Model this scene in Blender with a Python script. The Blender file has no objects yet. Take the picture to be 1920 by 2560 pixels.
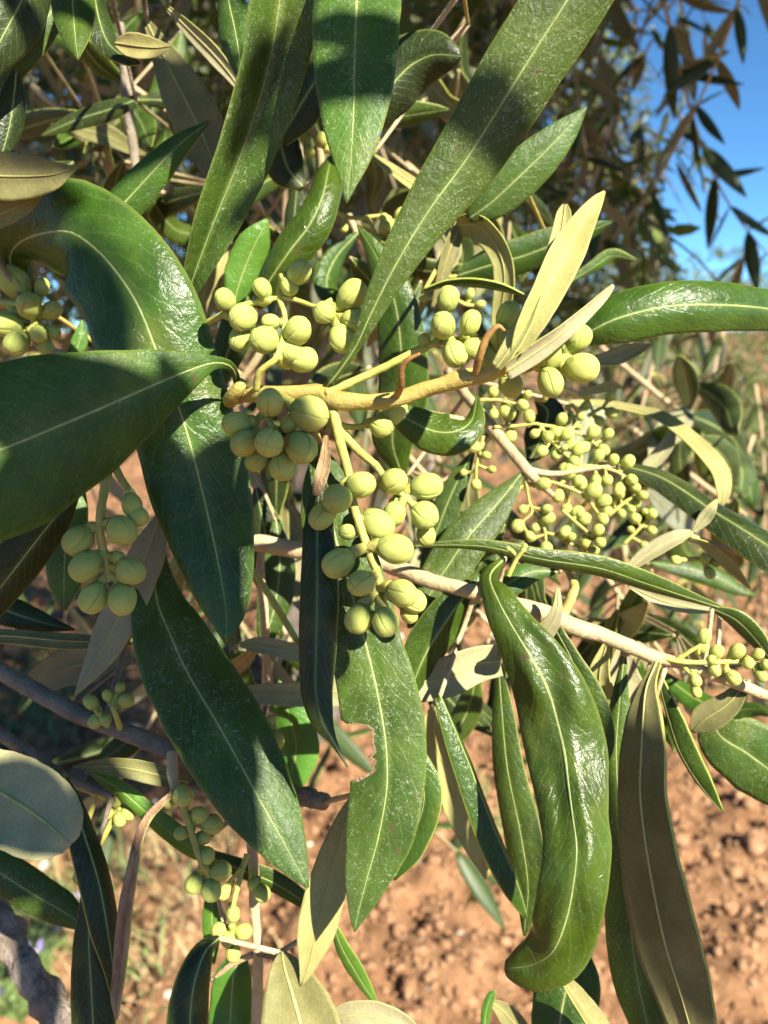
import bpy, math, random
import numpy as np
from mathutils import Vector, Matrix, Quaternion, noise

random.seed(7)
rng = np.random.default_rng(7)
scene = bpy.context.scene
col = scene.collection
R = math.radians

# ------------------------------------------------------------------ camera
PITCH = R(13.0)
F = 2059.0                       # focal length in photo pixels (1920 x 2560)
CAM = Vector((0, 0, 1.30))
camd = bpy.data.cameras.new('camera')
cam = bpy.data.objects.new('camera', camd)
col.objects.link(cam)
cam.location = CAM
cam.rotation_euler = (math.pi / 2 - PITCH, 0, 0)
camd.sensor_fit = 'VERTICAL'
camd.sensor_height = 36
camd.sensor_width = 27
camd.lens = 36 * F / 2560
camd.clip_start = 0.005
camd.clip_end = 3000
camd.dof.use_dof = True
camd.dof.focus_distance = 0.123
camd.dof.aperture_fstop = camd.lens / 1.0
scene.camera = cam
RC = cam.rotation_euler.to_matrix()

# ------------------------------------------------------------------ light
SUN = Vector((0.46, -0.62, 0.64)).normalized()
world = bpy.data.worlds.new('World')
scene.world = world
world.use_nodes = True
wn = world.node_tree
bg = wn.nodes['Background']
sky = wn.nodes.new('ShaderNodeTexSky')
sky.sky_type = 'NISHITA'
sky.sun_disc = False
sky.sun_elevation = math.asin(SUN.z)
sky.sun_rotation = math.atan2(SUN.x, SUN.y)
sky.air_density = 0.45
sky.dust_density = 0.0
sky.ozone_density = 7.5
tint = wn.nodes.new('ShaderNodeMix')
tint.data_type = 'RGBA'
tint.blend_type = 'MULTIPLY'
tint.inputs[0].default_value = 1.0
tint.inputs[7].default_value = (0.80, 1.08, 1.0, 1)
wn.links.new(sky.outputs[0], tint.inputs[6])
wn.links.new(tint.outputs[2], bg.inputs[0])
bg.inputs[1].default_value = 0.076
sl = bpy.data.lights.new('sun', 'SUN')
sl.energy = 5.0
sl.angle = R(0.53)
sl.color = (1.0, 0.93, 0.77)
so = bpy.data.objects.new('sun', sl)
col.objects.link(so)
so.rotation_euler = SUN.to_track_quat('Z', 'Y').to_euler()
vs = scene.view_settings
vs.view_transform = 'Standard'
vs.look = 'None'
vs.gamma = 1
vs.use_curve_mapping = False
vs.exposure = 1.66
scene.render.engine = 'CYCLES'
cy = scene.cycles
cy.use_denoising = True
cy.max_bounces = 8
cy.use_adaptive_sampling = True
cy.adaptive_threshold = 0.015
cy.diffuse_bounces = 4
cy.glossy_bounces = 2
cy.transmission_bounces = 5
cy.transparent_max_bounces = 4
cy.sample_clamp_indirect = 6
cy.caustics_reflective = False
cy.caustics_refractive = False


def U(x, y, d):
    """photo pixel at depth d (metres along the view axis) -> place in the scene"""
    return CAM + RC @ Vector(((x - 960) / F * d, -(y - 1280) / F * d, -d))


def proj(p):
    q = RC.transposed() @ (Vector(p) - CAM)
    if q.z > -1e-4:
        return None
    return (960 + q.x / -q.z * F, 1280 - q.y / -q.z * F, -q.z)


# ------------------------------------------------------------------ materials
def nodes_of(name):
    m = bpy.data.materials.new(name)
    m.use_nodes = True
    nt = m.node_tree
    nt.nodes.clear()
    return m, nt


class NT:
    def __init__(s, nt):
        s.nt = nt

    def n(s, t, **kw):
        nd = s.nt.nodes.new('ShaderNode' + t)
        for k, v in kw.items():
            setattr(nd, k, v)
        return nd

    def l(s, a, b):
        s.nt.links.new(a, b)

    def noise(s, vec, scale, detail=3, rough=.55, dist=0.0):
        nd = s.n('TexNoise')
        nd.inputs['Scale'].default_value = scale
        nd.inputs['Detail'].default_value = detail
        nd.inputs['Roughness'].default_value = rough
        nd.inputs['Distortion'].default_value = dist
        s.l(vec, nd.inputs['Vector'])
        return nd.outputs['Fac']

    def ramp(s, fac, p0, p1, c0=(0, 0, 0, 1), c1=(1, 1, 1, 1)):
        nd = s.n('ValToRGB')
        e = nd.color_ramp.elements
        e[0].position, e[0].color = p0, c0
        e[1].position, e[1].color = p1, c1
        s.l(fac, nd.inputs[0])
        return nd.outputs[0]

    def mix(s, fac, a, b, blend='MIX'):
        nd = s.n('Mix', data_type='RGBA', blend_type=blend)
        for i, v in ((0, fac), (6, a), (7, b)):
            if hasattr(v, 'is_linked'):
                s.l(v, nd.inputs[i])
            elif isinstance(v, (int, float)):
                nd.inputs[i].default_value = v
            else:
                nd.inputs[i].default_value = (*v, 1)
        return nd.outputs[2]

    def math(s, op, a, b=None, clamp=False):
        nd = s.n('Math', operation=op, use_clamp=clamp)
        for i, v in ((0, a), (1, b)):
            if v is None:
                continue
            if hasattr(v, 'is_linked'):
                s.l(v, nd.inputs[i])
            else:
                nd.inputs[i].default_value = v
        return nd.outputs[0]

    def bump(s, h, strength, dist):
        nd = s.n('Bump')
        nd.inputs['Strength'].default_value = strength
        nd.inputs['Distance'].default_value = dist
        s.l(h, nd.inputs['Height'])
        return nd.outputs[0]

    def principled(s, colr, rough, normal=None, spec=.5, sss=0, sssr=(1, .6, .2), sscale=.001, coat=0, coatr=.2, sheen=0):
        p = s.n('BsdfPrincipled')
        for k, v in (('Base Color', colr), ('Roughness', rough)):
            if hasattr(v, 'is_linked'):
                s.l(v, p.inputs[k])
            elif isinstance(v, tuple):
                p.inputs[k].default_value = (*v, 1)
            else:
                p.inputs[k].default_value = v
        p.inputs['Specular IOR Level'].default_value = spec
        if normal is not None:
            s.l(normal, p.inputs['Normal'])
        if sss:
            p.inputs['Subsurface Weight'].default_value = sss
            p.inputs['Subsurface Radius'].default_value = sssr
            p.inputs['Subsurface Scale'].default_value = sscale
        p.inputs['Coat Weight'].default_value = coat
        p.inputs['Coat Roughness'].default_value = coatr
        p.inputs['Sheen Weight'].default_value = sheen
        return p.outputs[0]

    def out(s, sh):
        o = s.n('OutputMaterial')
        s.l(sh, o.inputs[0])


def hsv_rand(k, c, hue=.02, val=.25, sat=.1):
    oi = k.n('ObjectInfo')
    h = k.n('HueSaturation')
    k.l(c, h.inputs['Color'])
    r = oi.outputs['Random']
    k.l(k.math('ADD', k.math('MULTIPLY', r, hue * 2), .5 - hue), h.inputs['Hue'])
    r2 = k.math('FRACT', k.math('MULTIPLY', r, 7.31))
    k.l(k.math('ADD', k.math('MULTIPLY', r2, val * 2), 1 - val), h.inputs['Value'])
    return h.outputs[0]


def leaf_top(name, dark, mid, fleck=.5, rough=.42, transl=.22, tcol=(.24, .42, .03), wrinkle=.42, spec=.42, near=True):
    m, nt = nodes_of(name)
    k = NT(nt)
    tc = k.n('TexCoord')
    obj = tc.outputs['Object']
    sep = k.n('SeparateXYZ')
    k.l(tc.outputs['UV'], sep.inputs[0])
    u, v = sep.outputs[0], sep.outputs[1]
    c = k.mix(k.ramp(k.noise(obj, 110, 4), .36, .66), dark, mid)
    c = hsv_rand(k, c, .018, .2)
    au = k.math('ABSOLUTE', k.math('SUBTRACT', u, .5))
    # side veins, slanting forward from the midrib
    vv = k.math('SUBTRACT', k.math('MULTIPLY', v, 17), k.math('MULTIPLY', au, 5.5))
    vv = k.math('ADD', vv, k.math('MULTIPLY', k.noise(obj, 160, 2), 1.2))
    fr = k.math('ABSOLUTE', k.math('SUBTRACT', k.math('FRACT', vv), .5))
    vein = k.ramp(fr, .0, .09, (1, 1, 1, 1), (0, 0, 0, 1))
    c = k.mix(k.math('MULTIPLY', vein, .20), c, (.13, .20, .045))
    # pale band along the midrib and lighter, yellower margin
    band = k.ramp(au, .0, .10, (1, 1, 1, 1), (0, 0, 0, 1))
    c = k.mix(k.math('MULTIPLY', band, .22), c, (.20, .28, .07))
    marg = k.ramp(au, .455, .5)
    c = k.mix(k.math('MULTIPLY', marg, .45), c, (.17, .22, .05))
    rgh = rough
    nrm = None
    if near:
        # weathering: dust, yellowing patches, small brown specks
        c = k.mix(k.math('MULTIPLY', k.ramp(k.noise(obj, 48, 4, .6), .50, .74), .12), c, (.15, .155, .105))
        c = k.mix(k.math('MULTIPLY', k.ramp(k.noise(obj, 75, 2), .62, .74), .38), c, (.13, .145, .018))
        c = k.mix(k.math('MULTIPLY', k.ramp(k.noise(obj, 420, 1), .73, .77), .6), c, (.085, .055, .025))
        # minute star hairs: pale broken flecks
        f1 = k.noise(obj, 2100, 2, .6, 1.6)
        dens = k.noise(obj, 170, 3)
        thr = k.math('SUBTRACT', f1, k.math('MULTIPLY', k.math('SUBTRACT', dens, .5), -.25))
        fl = k.ramp(thr, .60, .67)
        band2 = k.math('ADD', k.math('MULTIPLY', band, .35), .75)
        c = k.mix(k.math('MULTIPLY', k.math('MULTIPLY', fl, band2), fleck), c, (.42, .47, .34))
        w = k.noise(obj, 620, 4, .62, .6)
        fine = k.noise(obj, 1900, 2, .6)
        h = k.math('ADD', w, k.math('MULTIPLY', fine, .16))
        h = k.math('SUBTRACT', h, k.math('MULTIPLY', vein, .12))
        nrm = k.bump(h, wrinkle, .0006)
        rgh = k.math('ADD', k.math('MULTIPLY', k.noise(obj, 260, 3), .28), rough - .14)
    sh = k.principled(c, rgh, nrm, spec=spec)
    t = k.n('BsdfTranslucent')
    t.inputs[0].default_value = (*tcol, 1)
    mx = k.n('MixShader')
    mx.inputs[0].default_value = transl
    k.l(sh, mx.inputs[1])
    k.l(t.outputs[0], mx.inputs[2])
    k.out(mx.outputs[0])
    return m


def leaf_under(name, a, b, transl=.18, tcol=(.4, .42, .12), near=True):
    m, nt = nodes_of(name)
    k = NT(nt)
    tc = k.n('TexCoord')
    obj = tc.outputs['Object']
    c = k.mix(k.ramp(k.noise(obj, 150, 5, .6), .35, .68), a, b)
    c = hsv_rand(k, c, .012, .14)
    nrm = None
    if near:
        f = k.noise(obj, 2300, 3, .7)
        c = k.mix(k.math('MULTIPLY', k.ramp(f, .4, .62, (1, 1, 1, 1), (0, 0, 0, 1)), .3), c, tuple(x * .55 for x in a))
        nrm = k.bump(k.math('ADD', k.noise(obj, 500, 4), k.math('MULTIPLY', f, .4)), .35, .0004)
    sh = k.principled(c, .62, nrm, spec=.28, sheen=.12)
    t = k.n('BsdfTranslucent')
    t.inputs[0].default_value = (*tcol, 1)
    mx = k.n('MixShader')
    mx.inputs[0].default_value = transl
    k.l(sh, mx.inputs[1])
    k.l(t.outputs[0], mx.inputs[2])
    k.out(mx.outputs[0])
    return m


def simple(name, a, b, scale=300, rough=.5, bump=.3, bscale=900, bdist=.0004, sss=0, sscale=.001, sssr=(1, .8, .2), spec=.4, rand=(.01, .12), stretch=None, detail=4):
    m, nt = nodes_of(name)
    k = NT(nt)
    tc = k.n('TexCoord')
    obj = tc.outputs['Object']
    vec = obj
    if stretch:
        mp = k.n('Mapping')
        mp.inputs['Scale'].default_value = stretch
        k.l(obj, mp.inputs[0])
        vec = mp.outputs[0]
    c = k.mix(k.ramp(k.noise(vec, scale, detail, .6), .34, .68), a, b)
    c = hsv_rand(k, c, *rand)
    nrm = k.bump(k.noise(vec, bscale, 4, .6), bump, bdist) if bump else None
    k.out(k.principled(c, rough, nrm, spec=spec, sss=sss, sscale=sscale, sssr=sssr))
    return m


M = {}
M['top'] = leaf_top('leaf_upper', (.025, .050, .006), (.052, .096, .010), fleck=.2, spec=.27)
M['fleck'] = leaf_top('leaf_upper_hairy', (.034, .068, .008), (.064, .118, .014), fleck=.48, rough=.46, spec=.30)
M['gloss'] = leaf_top('leaf_upper_glossy', (.026, .056, .004), (.052, .104, .008), fleck=.12, rough=.31, transl=.24, wrinkle=.46, spec=.40)
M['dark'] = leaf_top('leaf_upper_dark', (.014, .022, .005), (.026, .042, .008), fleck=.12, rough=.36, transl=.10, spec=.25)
M['young'] = leaf_top('leaf_upper_young', (.06, .16, .02), (.10, .24, .03), fleck=.1, rough=.36, transl=.38, tcol=(.3, .62, .05))
M['far'] = leaf_top('leaf_upper_distant', (.022, .036, .012), (.050, .074, .025), near=False, rough=.45, transl=.12, spec=.3)
M['under'] = leaf_under('leaf_underside', (.285, .26, .135), (.39, .36, .20))
M['under_pale'] = leaf_under('leaf_underside_pale', (.34, .32, .105), (.45, .42, .16), transl=.25)
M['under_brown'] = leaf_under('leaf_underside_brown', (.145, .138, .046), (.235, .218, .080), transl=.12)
M['under_far'] = leaf_under('leaf_underside_distant', (.16, .18, .115), (.25, .27, .18), near=False)
M['edge'] = simple('leaf_margin', (.26, .30, .05), (.42, .42, .08), 400, .45, 0)
M['rib'] = simple('leaf_midrib', (.19, .235, .075), (.28, .32, .11), 500, .5, .3, 1500, .0003)
M['rib_under'] = simple('leaf_midrib_underside', (.30, .28, .09), (.38, .35, .13), 500, .55, .3, 1500, .0003)
M['rib_dark'] = simple('leaf_midrib_dark', (.10, .14, .07), (.15, .19, .09), 500, .5, .3, 1500, .0003)
M['bud'] = simple('bud_skin', (.335, .372, .080), (.455, .48, .135), 420, .55, .4, 1500, .0004, sss=.35, sscale=.0012, sssr=(.9, 1, .25), spec=.32, rand=(.008, .1))
M['calyx'] = simple('bud_calyx', (.26, .32, .075), (.36, .40, .12), 300, .55, .3, 1500, .0004, sss=.2, sscale=.0008, spec=.3)
M['stalk'] = simple('flower_stalk', (.32, .31, .065), (.42, .39, .11), 300, .5, .35, 1800, .0004, sss=.2, sscale=.0008, spec=.3)
M['twig_young'] = simple('twig_young', (.27, .20, .045), (.42, .36, .10), 130, .55, .4, 1500, .0006, sss=.1, sscale=.0006)
M['twig_tan'] = simple('twig_tan', (.33, .245, .13), (.46, .365, .215), 200, .65, .5, 1300, .0007)
M['twig_grey'] = simple('twig_grey', (.14, .112, .078), (.26, .212, .155), 180, .8, .7, 1000, .001)
M['bract'] = simple('bract', (.18, .08, .03), (.34, .17, .05), 300, .55, .4, 1500, .0004)
M['dry'] = simple('dry_leaf', (.16, .085, .05), (.36, .25, .14), 130, .7, .7, 900, .0008, stretch=(4, 4, .7))
M['bark'] = simple('bark', (.13, .10, .075), (.34, .29, .23), 60, .9, 1.0, 220, .004, stretch=(2.5, 2.5, .7))
M['soil'] = simple('soil', (.15, .074, .037), (.37, .208, .112), 13, .95, .9, 120, .012, spec=.1, rand=(0, 0), detail=9)
M['clod'] = simple('soil_clod', (.18, .092, .047), (.43, .250, .142), 26, .95, .7, 260, .006, spec=.1, rand=(0, 0), detail=6)
M['pebble'] = simple('pebble', (.48, .42, .34), (.66, .60, .52), 20, .8, .3, 300, .002, spec=.2, rand=(0, 0))
M['straw'] = simple('straw', (.40, .30, .14), (.58, .47, .25), 8, .7, 0, rand=(0, 0))
M['weed'] = simple('weed', (.10, .17, .05), (.22, .29, .09), 6, .6, 0, rand=(.02, .2))
M['petal'] = simple('petal', (.36, .28, .60), (.48, .38, .72), 30, .6, 0)


# ------------------------------------------------------------------ mesh helpers
def mesh_obj(name, verts, faces, mats, parent=None, mi=None, uv=None, smooth=True):
    me = bpy.data.meshes.new(name)
    if isinstance(faces, np.ndarray):
        vv = np.ascontiguousarray(verts, dtype=np.float32)
        nf, k = faces.shape
        me.vertices.add(len(vv))
        me.vertices.foreach_set('co', vv.ravel())
        me.loops.add(nf * k)
        me.loops.foreach_set('vertex_index', np.ascontiguousarray(faces, dtype=np.int32).ravel())
        me.polygons.add(nf)
        me.polygons.foreach_set('loop_start', np.arange(0, nf * k, k, dtype=np.int32))
        me.update(calc_edges=True)
    else:
        me.from_pydata([tuple(v) for v in verts], [], faces)
    for m in mats:
        me.materials.append(M[m])
    if mi is not None:
        me.polygons.foreach_set('material_index', mi)
    if uv is not None:
        ul = me.uv_layers.new(name='UVMap')
        li = np.empty(len(me.loops), dtype=np.int32)
        me.loops.foreach_get('vertex_index', li)
        ul.data.foreach_set('uv', np.asarray(uv, dtype=np.float32)[li].ravel())
    if smooth:
        me.polygons.foreach_set('use_smooth', np.ones(len(me.polygons), dtype=bool))
    me.update()
    o = bpy.data.objects.new(name, me)
    col.objects.link(o)
    if parent is not None:
        o.parent = parent
    return o


def tag(o, label=None, cat=None, group=None, kind=None):
    if label:
        o['label'] = label
    if cat:
        o['category'] = cat
    if group:
        o['group'] = group
    if kind:
        o['kind'] = kind
    return o


def spline(P, n):
    """centripetal-ish Catmull-Rom through 3D points (numpy k x m) -> n samples by arc length"""
    P = np.asarray(P, float)
    if len(P) == 2:
        t = np.linspace(0, 1, n)[:, None]
        return P[0] * (1 - t) + P[1] * t
    ext = np.vstack([2 * P[0] - P[1], P, 2 * P[-1] - P[-2]])
    out = []
    for i in range(len(P) - 1):
        p0, p1, p2, p3 = ext[i:i + 4]
        t = np.linspace(0, 1, 14, endpoint=False)[:, None]
        m1, m2 = (p2 - p0) * .5, (p3 - p1) * .5
        seg = np.linalg.norm((p2 - p1)[:3])
        l0, l3 = np.linalg.norm((p1 - p0)[:3]), np.linalg.norm((p3 - p2)[:3])
        m1 = m1 * min(1, 2 * seg / max(seg + l0, 1e-9))
        m2 = m2 * min(1, 2 * seg / max(seg + l3, 1e-9))
        out.append((2 * t**3 - 3 * t**2 + 1) * p1 + (t**3 - 2 * t**2 + t) * m1 + (-2 * t**3 + 3 * t**2) * p2 + (t**3 - t**2) * m2)
    out.append(P[-1:])
    C = np.vstack(out)
    s = np.concatenate([[0], np.cumsum(np.linalg.norm(np.diff(C[:, :3], axis=0), axis=1))])
    q = np.linspace(0, s[-1], n)
    return np.stack([np.interp(q, s, C[:, j]) for j in range(C.shape[1])], 1)


def norm(a):
    return a / np.maximum(np.linalg.norm(a, axis=-1, keepdims=True), 1e-12)


def tangents(C):
    return norm(np.gradient(C, axis=0))


def tube_geo(C, rad, seg=8, cap=True, bumpy=0, sd=0):
    """verts, faces of a tube along C (n x 3) with radii rad (n)"""
    C = np.asarray(C, float)
    n = len(C)
    T = tangents(C)
    ref = np.array([.31, .55, .77])
    A = norm(np.cross(T, ref))
    Bv = np.cross(T, A)
    V = []
    for i in range(n):
        for j in range(seg):
            a = 2 * math.pi * j / seg
            r = rad[i]
            if bumpy:
                r *= 1 + bumpy * noise.noise(Vector((i * .35 + sd, math.cos(a) * 1.3, math.sin(a) * 1.3)))
            V.append(C[i] + r * (math.cos(a) * A[i] + math.sin(a) * Bv[i]))
    Fc = [(i * seg + j, i * seg + (j + 1) % seg, (i + 1) * seg + (j + 1) % seg, (i + 1) * seg + j) for i in range(n - 1) for j in range(seg)]
    if cap:
        Fc.append(tuple(range(seg))[::-1])
        Fc.append(tuple((n - 1) * seg + j for j in range(seg)))
    return V, Fc


class Geo:
    def __init__(s):
        s.v, s.f, s.mi = [], [], []

    def add(s, V, Fc, m=0):
        o = len(s.v)
        s.v.extend(V)
        s.f.extend(tuple(i + o for i in f) for f in Fc)
        s.mi.extend([m] * len(Fc))


# ------------------------------------------------------------------ sprigs
class Sprig:
    def __init__(s, name, label, base, cat='branch', group=None):
        s.o = bpy.data.objects.new(name, None)
        s.o.empty_display_size = .01
        col.objects.link(s.o)
        s.loc = U(*base)
        s.o.location = s.loc
        tag(s.o, label, cat, group)
        s.L = np.array(s.loc)
        s.tw = []          # world points of every twig
        s.link = Geo()
        s.linkmat = 'twig_tan'

    def twig(s, pts, d, mat='twig_tan', n=None, bumpy=.16, name='twig'):
        """pts (x, y, half thickness in px); d depths"""
        k = len(pts)
        dd = np.interp(np.linspace(0, 1, k), np.linspace(0, 1, len(d)), d)
        P = np.array([[*U(x, y, z), h / F * z] for (x, y, h), z in zip(pts, dd)])
        n = n or max(12, 7 * k)
        C = spline(P, n)
        V, Fc = tube_geo(C[:, :3] - s.L, C[:, 3], 10, bumpy=bumpy, sd=len(s.tw) * 3.1 + pts[0][0] * .01)
        s.tw.append(C[:, :3])
        return mesh_obj(name, V, Fc, [mat], s.o)

    def connect(s, p, r=.00042):
        """a short hidden petiole/twiglet from p to the nearest twig of this sprig"""
        if not s.tw:
            return
        A = np.vstack(s.tw)
        p = np.array(p)
        i = np.argmin(np.linalg.norm(A - p, axis=1))
        q = A[i]
        L = np.linalg.norm(q - p)
        if L < .0015 or L > .09:
            return
        view = norm(p - np.array(CAM))
        mid = (p + q) / 2 + view * L * .22
        C = spline(np.array([p, mid, q]), 10)
        V, Fc = tube_geo(C - s.L, np.linspace(r, r * 1.25, 10), 6)
        s.link.add(V, Fc)

    def done(s):
        if s.link.v:
            mesh_obj('side_twigs', s.link.v, s.link.f, [s.linkmat], s.o)


LEAFNO = [0]


def leaf(sp, pts, d, roll=0, side=1, dome=.28, fold=0.0, top='top', und='under', rib=None, wav=.05, lump=0.0, bite=None, n=34, nu=12, th=.00030, con=True, petiole=True, name='leaf', shift=None):
    """pts (x, y, half width px) from the stalk end to the tip; roll in degrees about the spine; side=-1 shows the underside"""
    LEAFNO[0] += 1
    sd = LEAFNO[0] * 1.37
    k = len(pts)
    dd = np.interp(np.linspace(0, 1, k), np.linspace(0, 1, len(d)), d)
    rolls = np.interp(np.linspace(0, 1, k), np.linspace(0, 1, 1 if np.isscalar(roll) else len(roll)), [roll] if np.isscalar(roll) else roll)
    P = np.array([[*U(x, y, z), h / F * z, r] for (x, y, h), z, r in zip(pts, dd, rolls)])
    C = spline(P, n)
    S, W, RO = C[:, :3], np.maximum(C[:, 3], .00012), C[:, 4]
    view = norm(np.array(CAM) - S)
    if shift is not None:
        S = S + shift
    T = tangents(S)
    N0 = norm(view - (view * T).sum(1, keepdims=True) * T)
    B0 = np.cross(T, N0)
    ang = np.radians(RO + (180 if side < 0 else 0))[:, None]
    N = np.cos(ang) * N0 + np.sin(ang) * B0
    B = np.cross(T, N)
    W = W / np.maximum(np.abs(np.cos(np.radians(RO))), .45)
    us = np.linspace(-1, 1, nu + 1)
    us = np.sign(us) * np.abs(us) ** .85
    V, uvs = [], []
    tops = np.zeros((n, nu + 1, 3))
    for i in range(n):
        t = i / (n - 1)
        for j, u in enumerate(us):
            w = W[i]
            if bite and u * bite[2] > 0 and bite[0] < t < bite[1]:
                q = (t - bite[0]) / (bite[1] - bite[0])
                dep = min(1, min(q / .09, (1 - q) / .22))
                cut = 1 - bite[3] * dep * (1 + .30 * noise.noise(Vector((t * 75, sd, 0))) + .12 * noise.noise(Vector((t * 240, sd, 4))))
                w = w * max(cut, .12)
            off = -dome * w * u * u + fold * w * abs(u) - .05 * w * math.exp(-(u / .16) ** 2)
            off += wav * W[i] * noise.noise(Vector((t * 5.5 + sd, u * 1.1, sd))) * (.4 + abs(u))
            if lump:
                off += lump * W[i] * noise.noise(Vector((t * 9 + sd, u * 1.7 + 5, sd)))
            ew = 1 + .035 * noise.noise(Vector((t * 14 + sd, 3 if u > 0 else -3, sd)))
            tops[i, j] = S[i] + B[i] * w * u * ew + N[i] * off
            uvs.append(((u + 1) / 2, t))
    tk = th * np.clip(np.minimum(W / (W.max() * .3), 1), .35, 1)[:, None, None]
    up = tops + N[:, None, :] * tk * .5
    lo = tops - N[:, None, :] * tk * .5
    m = nu + 1
    V = np.vstack([up.reshape(-1, 3), lo.reshape(-1, 3)]) - sp.L
    uvs = uvs + uvs
    Fc, mi = [], []
    o = n * m
    for i in range(n - 1):
        for j in range(nu):
            a, b, c, e = i * m + j, i * m + j + 1, (i + 1) * m + j + 1, (i + 1) * m + j
            Fc.append((a, b, c, e)); mi.append(0)
            Fc.append((o + a, o + e, o + c, o + b)); mi.append(1)
    if bite:
        for q, f in enumerate(Fc):
            i, j = (f[0] % o) // m, (f[0] % o) % m
            if bite[0] - .004 < i / (n - 1) < bite[1] and (j >= nu - 2 if bite[2] > 0 else j <= 1):
                mi[q] = 3
    ring = [j for j in range(m)] + [i * m + nu for i in range(1, n)] + [(n - 1) * m + j for j in range(nu - 1, -1, -1)] + [i * m for i in range(n - 2, 0, -1)]
    for q in range(len(ring)):
        a, b = ring[q], ring[(q + 1) % len(ring)]
        Fc.append((b, a, o + a, o + b)); mi.append(2)
    lf = mesh_obj(name, V, Fc, [top, und, 'edge', 'dry'], sp.o, mi, uvs)
    # midrib: a slim cord that stands proud on both faces and runs on as the leaf stalk
    ribm = rib or ('rib' if side > 0 else 'rib_under')
    mid = tops[:, nu // 2] if nu % 2 == 0 else S
    hv = np.clip(W * .058, .00013, .00038) * np.interp(np.linspace(0, 1, n), [0, .15, .8, 1], [1.7, 1.15, .6, .3])
    seg = 8
    RV = []
    for i in range(n):
        for j in range(seg):
            a = 2 * math.pi * j / seg
            RV.append(mid[i] + B[i] * hv[i] * math.cos(a) + N[i] * (tk[i, 0, 0] * .5 + .00007 + (.00010 if math.sin(a) < 0 else 0)) * math.sin(a) - sp.L)
    RF = [(i * seg + j, i * seg + (j + 1) % seg, (i + 1) * seg + (j + 1) % seg, (i + 1) * seg + j) for i in range(n - 1) for j in range(seg)]
    RF.append(tuple(range(seg))[::-1]); RF.append(tuple((n - 1) * seg + j for j in range(seg)))
    mesh_obj('midrib', RV, RF, [ribm], lf)
    if con:
        sp.connect(S[0])
    return lf


# ------------------------------------------------------------------ buds
def bud_mesh(sd):
    offs = (0, .04, .11, .30, .56, math.pi / 2 - .56, math.pi / 2 - .30, math.pi / 2 - .11, math.pi / 2 - .04)
    angs = [q * math.pi / 2 + o_ for q in range(4) for o_ in offs]
    seg, rings = len(angs), 18
    V, Fc, mi = [], [], []
    for i in range(rings + 1):
        t = i / rings                      # 0 base .. 1 tip
        th = math.pi * t
        z = -math.cos(th)
        r = math.sin(th) ** .86
        r *= 1 + .10 * (t - .45) - .30 * max(0, .42 - t)
        for j in range(seg):
            # valves: seams at four meridians, deepest near the tip
            g = (1.0, .22, -.10, -.06, 0, 0, 0, .02, .10)[j % 9]
            a = angs[j] + .22 * math.sin(sd + t * 3)
            amp = min(1, max(0, (t - .22) / .25)) * .125
            alt = .045 if (j // 9) % 2 == 0 else -.02
            lob = 1 + alt * min(1, max(0, (t - .4) / .3)) * max(math.sin(th), 0) - amp * g
            lob += .05 * noise.noise(Vector((math.cos(a) * 1.2 + sd, math.sin(a) * 1.2, z * 1.2)))
            zz = z * 1.22 * (1 - .06 * g * (t > .8))
            V.append((r * math.cos(a) * lob, r * math.sin(a) * lob, zz))
    for i in range(rings):
        for j in range(seg):
            Fc.append((i * seg + j, i * seg + (j + 1) % seg, (i + 1) * seg + (j + 1) % seg, (i + 1) * seg + j)); mi.append(0)
    # calyx cup with four small teeth
    o = len(V)
    for i in range(6):
        t = i / 5
        for j in range(seg):
            a = angs[j]
            tooth = .17 * max(0, math.cos(4 * a + .6)) * t
            th = math.pi * (.02 + (.22 + tooth) * t)
            r = math.sin(th) ** .86 * (1 - .30 * max(0, .42 - th / math.pi)) * .99 + .05 * (1 - t * .35)
            V.append((r * math.cos(a), r * math.sin(a), -math.cos(th) * 1.22 - .03 * (1 - t)))
    for i in range(5):
        for j in range(seg):
            Fc.append((o + i * seg + j, o + i * seg + (j + 1) % seg, o + (i + 1) * seg + (j + 1) % seg, o + (i + 1) * seg + j)); mi.append(1)
    me = bpy.data.meshes.new('bud')
    me.from_pydata(V, [], Fc)
    me.materials.append(M['bud']); me.materials.append(M['calyx'])
    me.polygons.foreach_set('material_index', mi)
    me.polygons.foreach_set('use_smooth', np.ones(len(Fc), dtype=bool))
    me.update()
    return me


BUDS = [bud_mesh(s) for s in (1.3, 4.7, 9.2, 15.5)]


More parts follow.
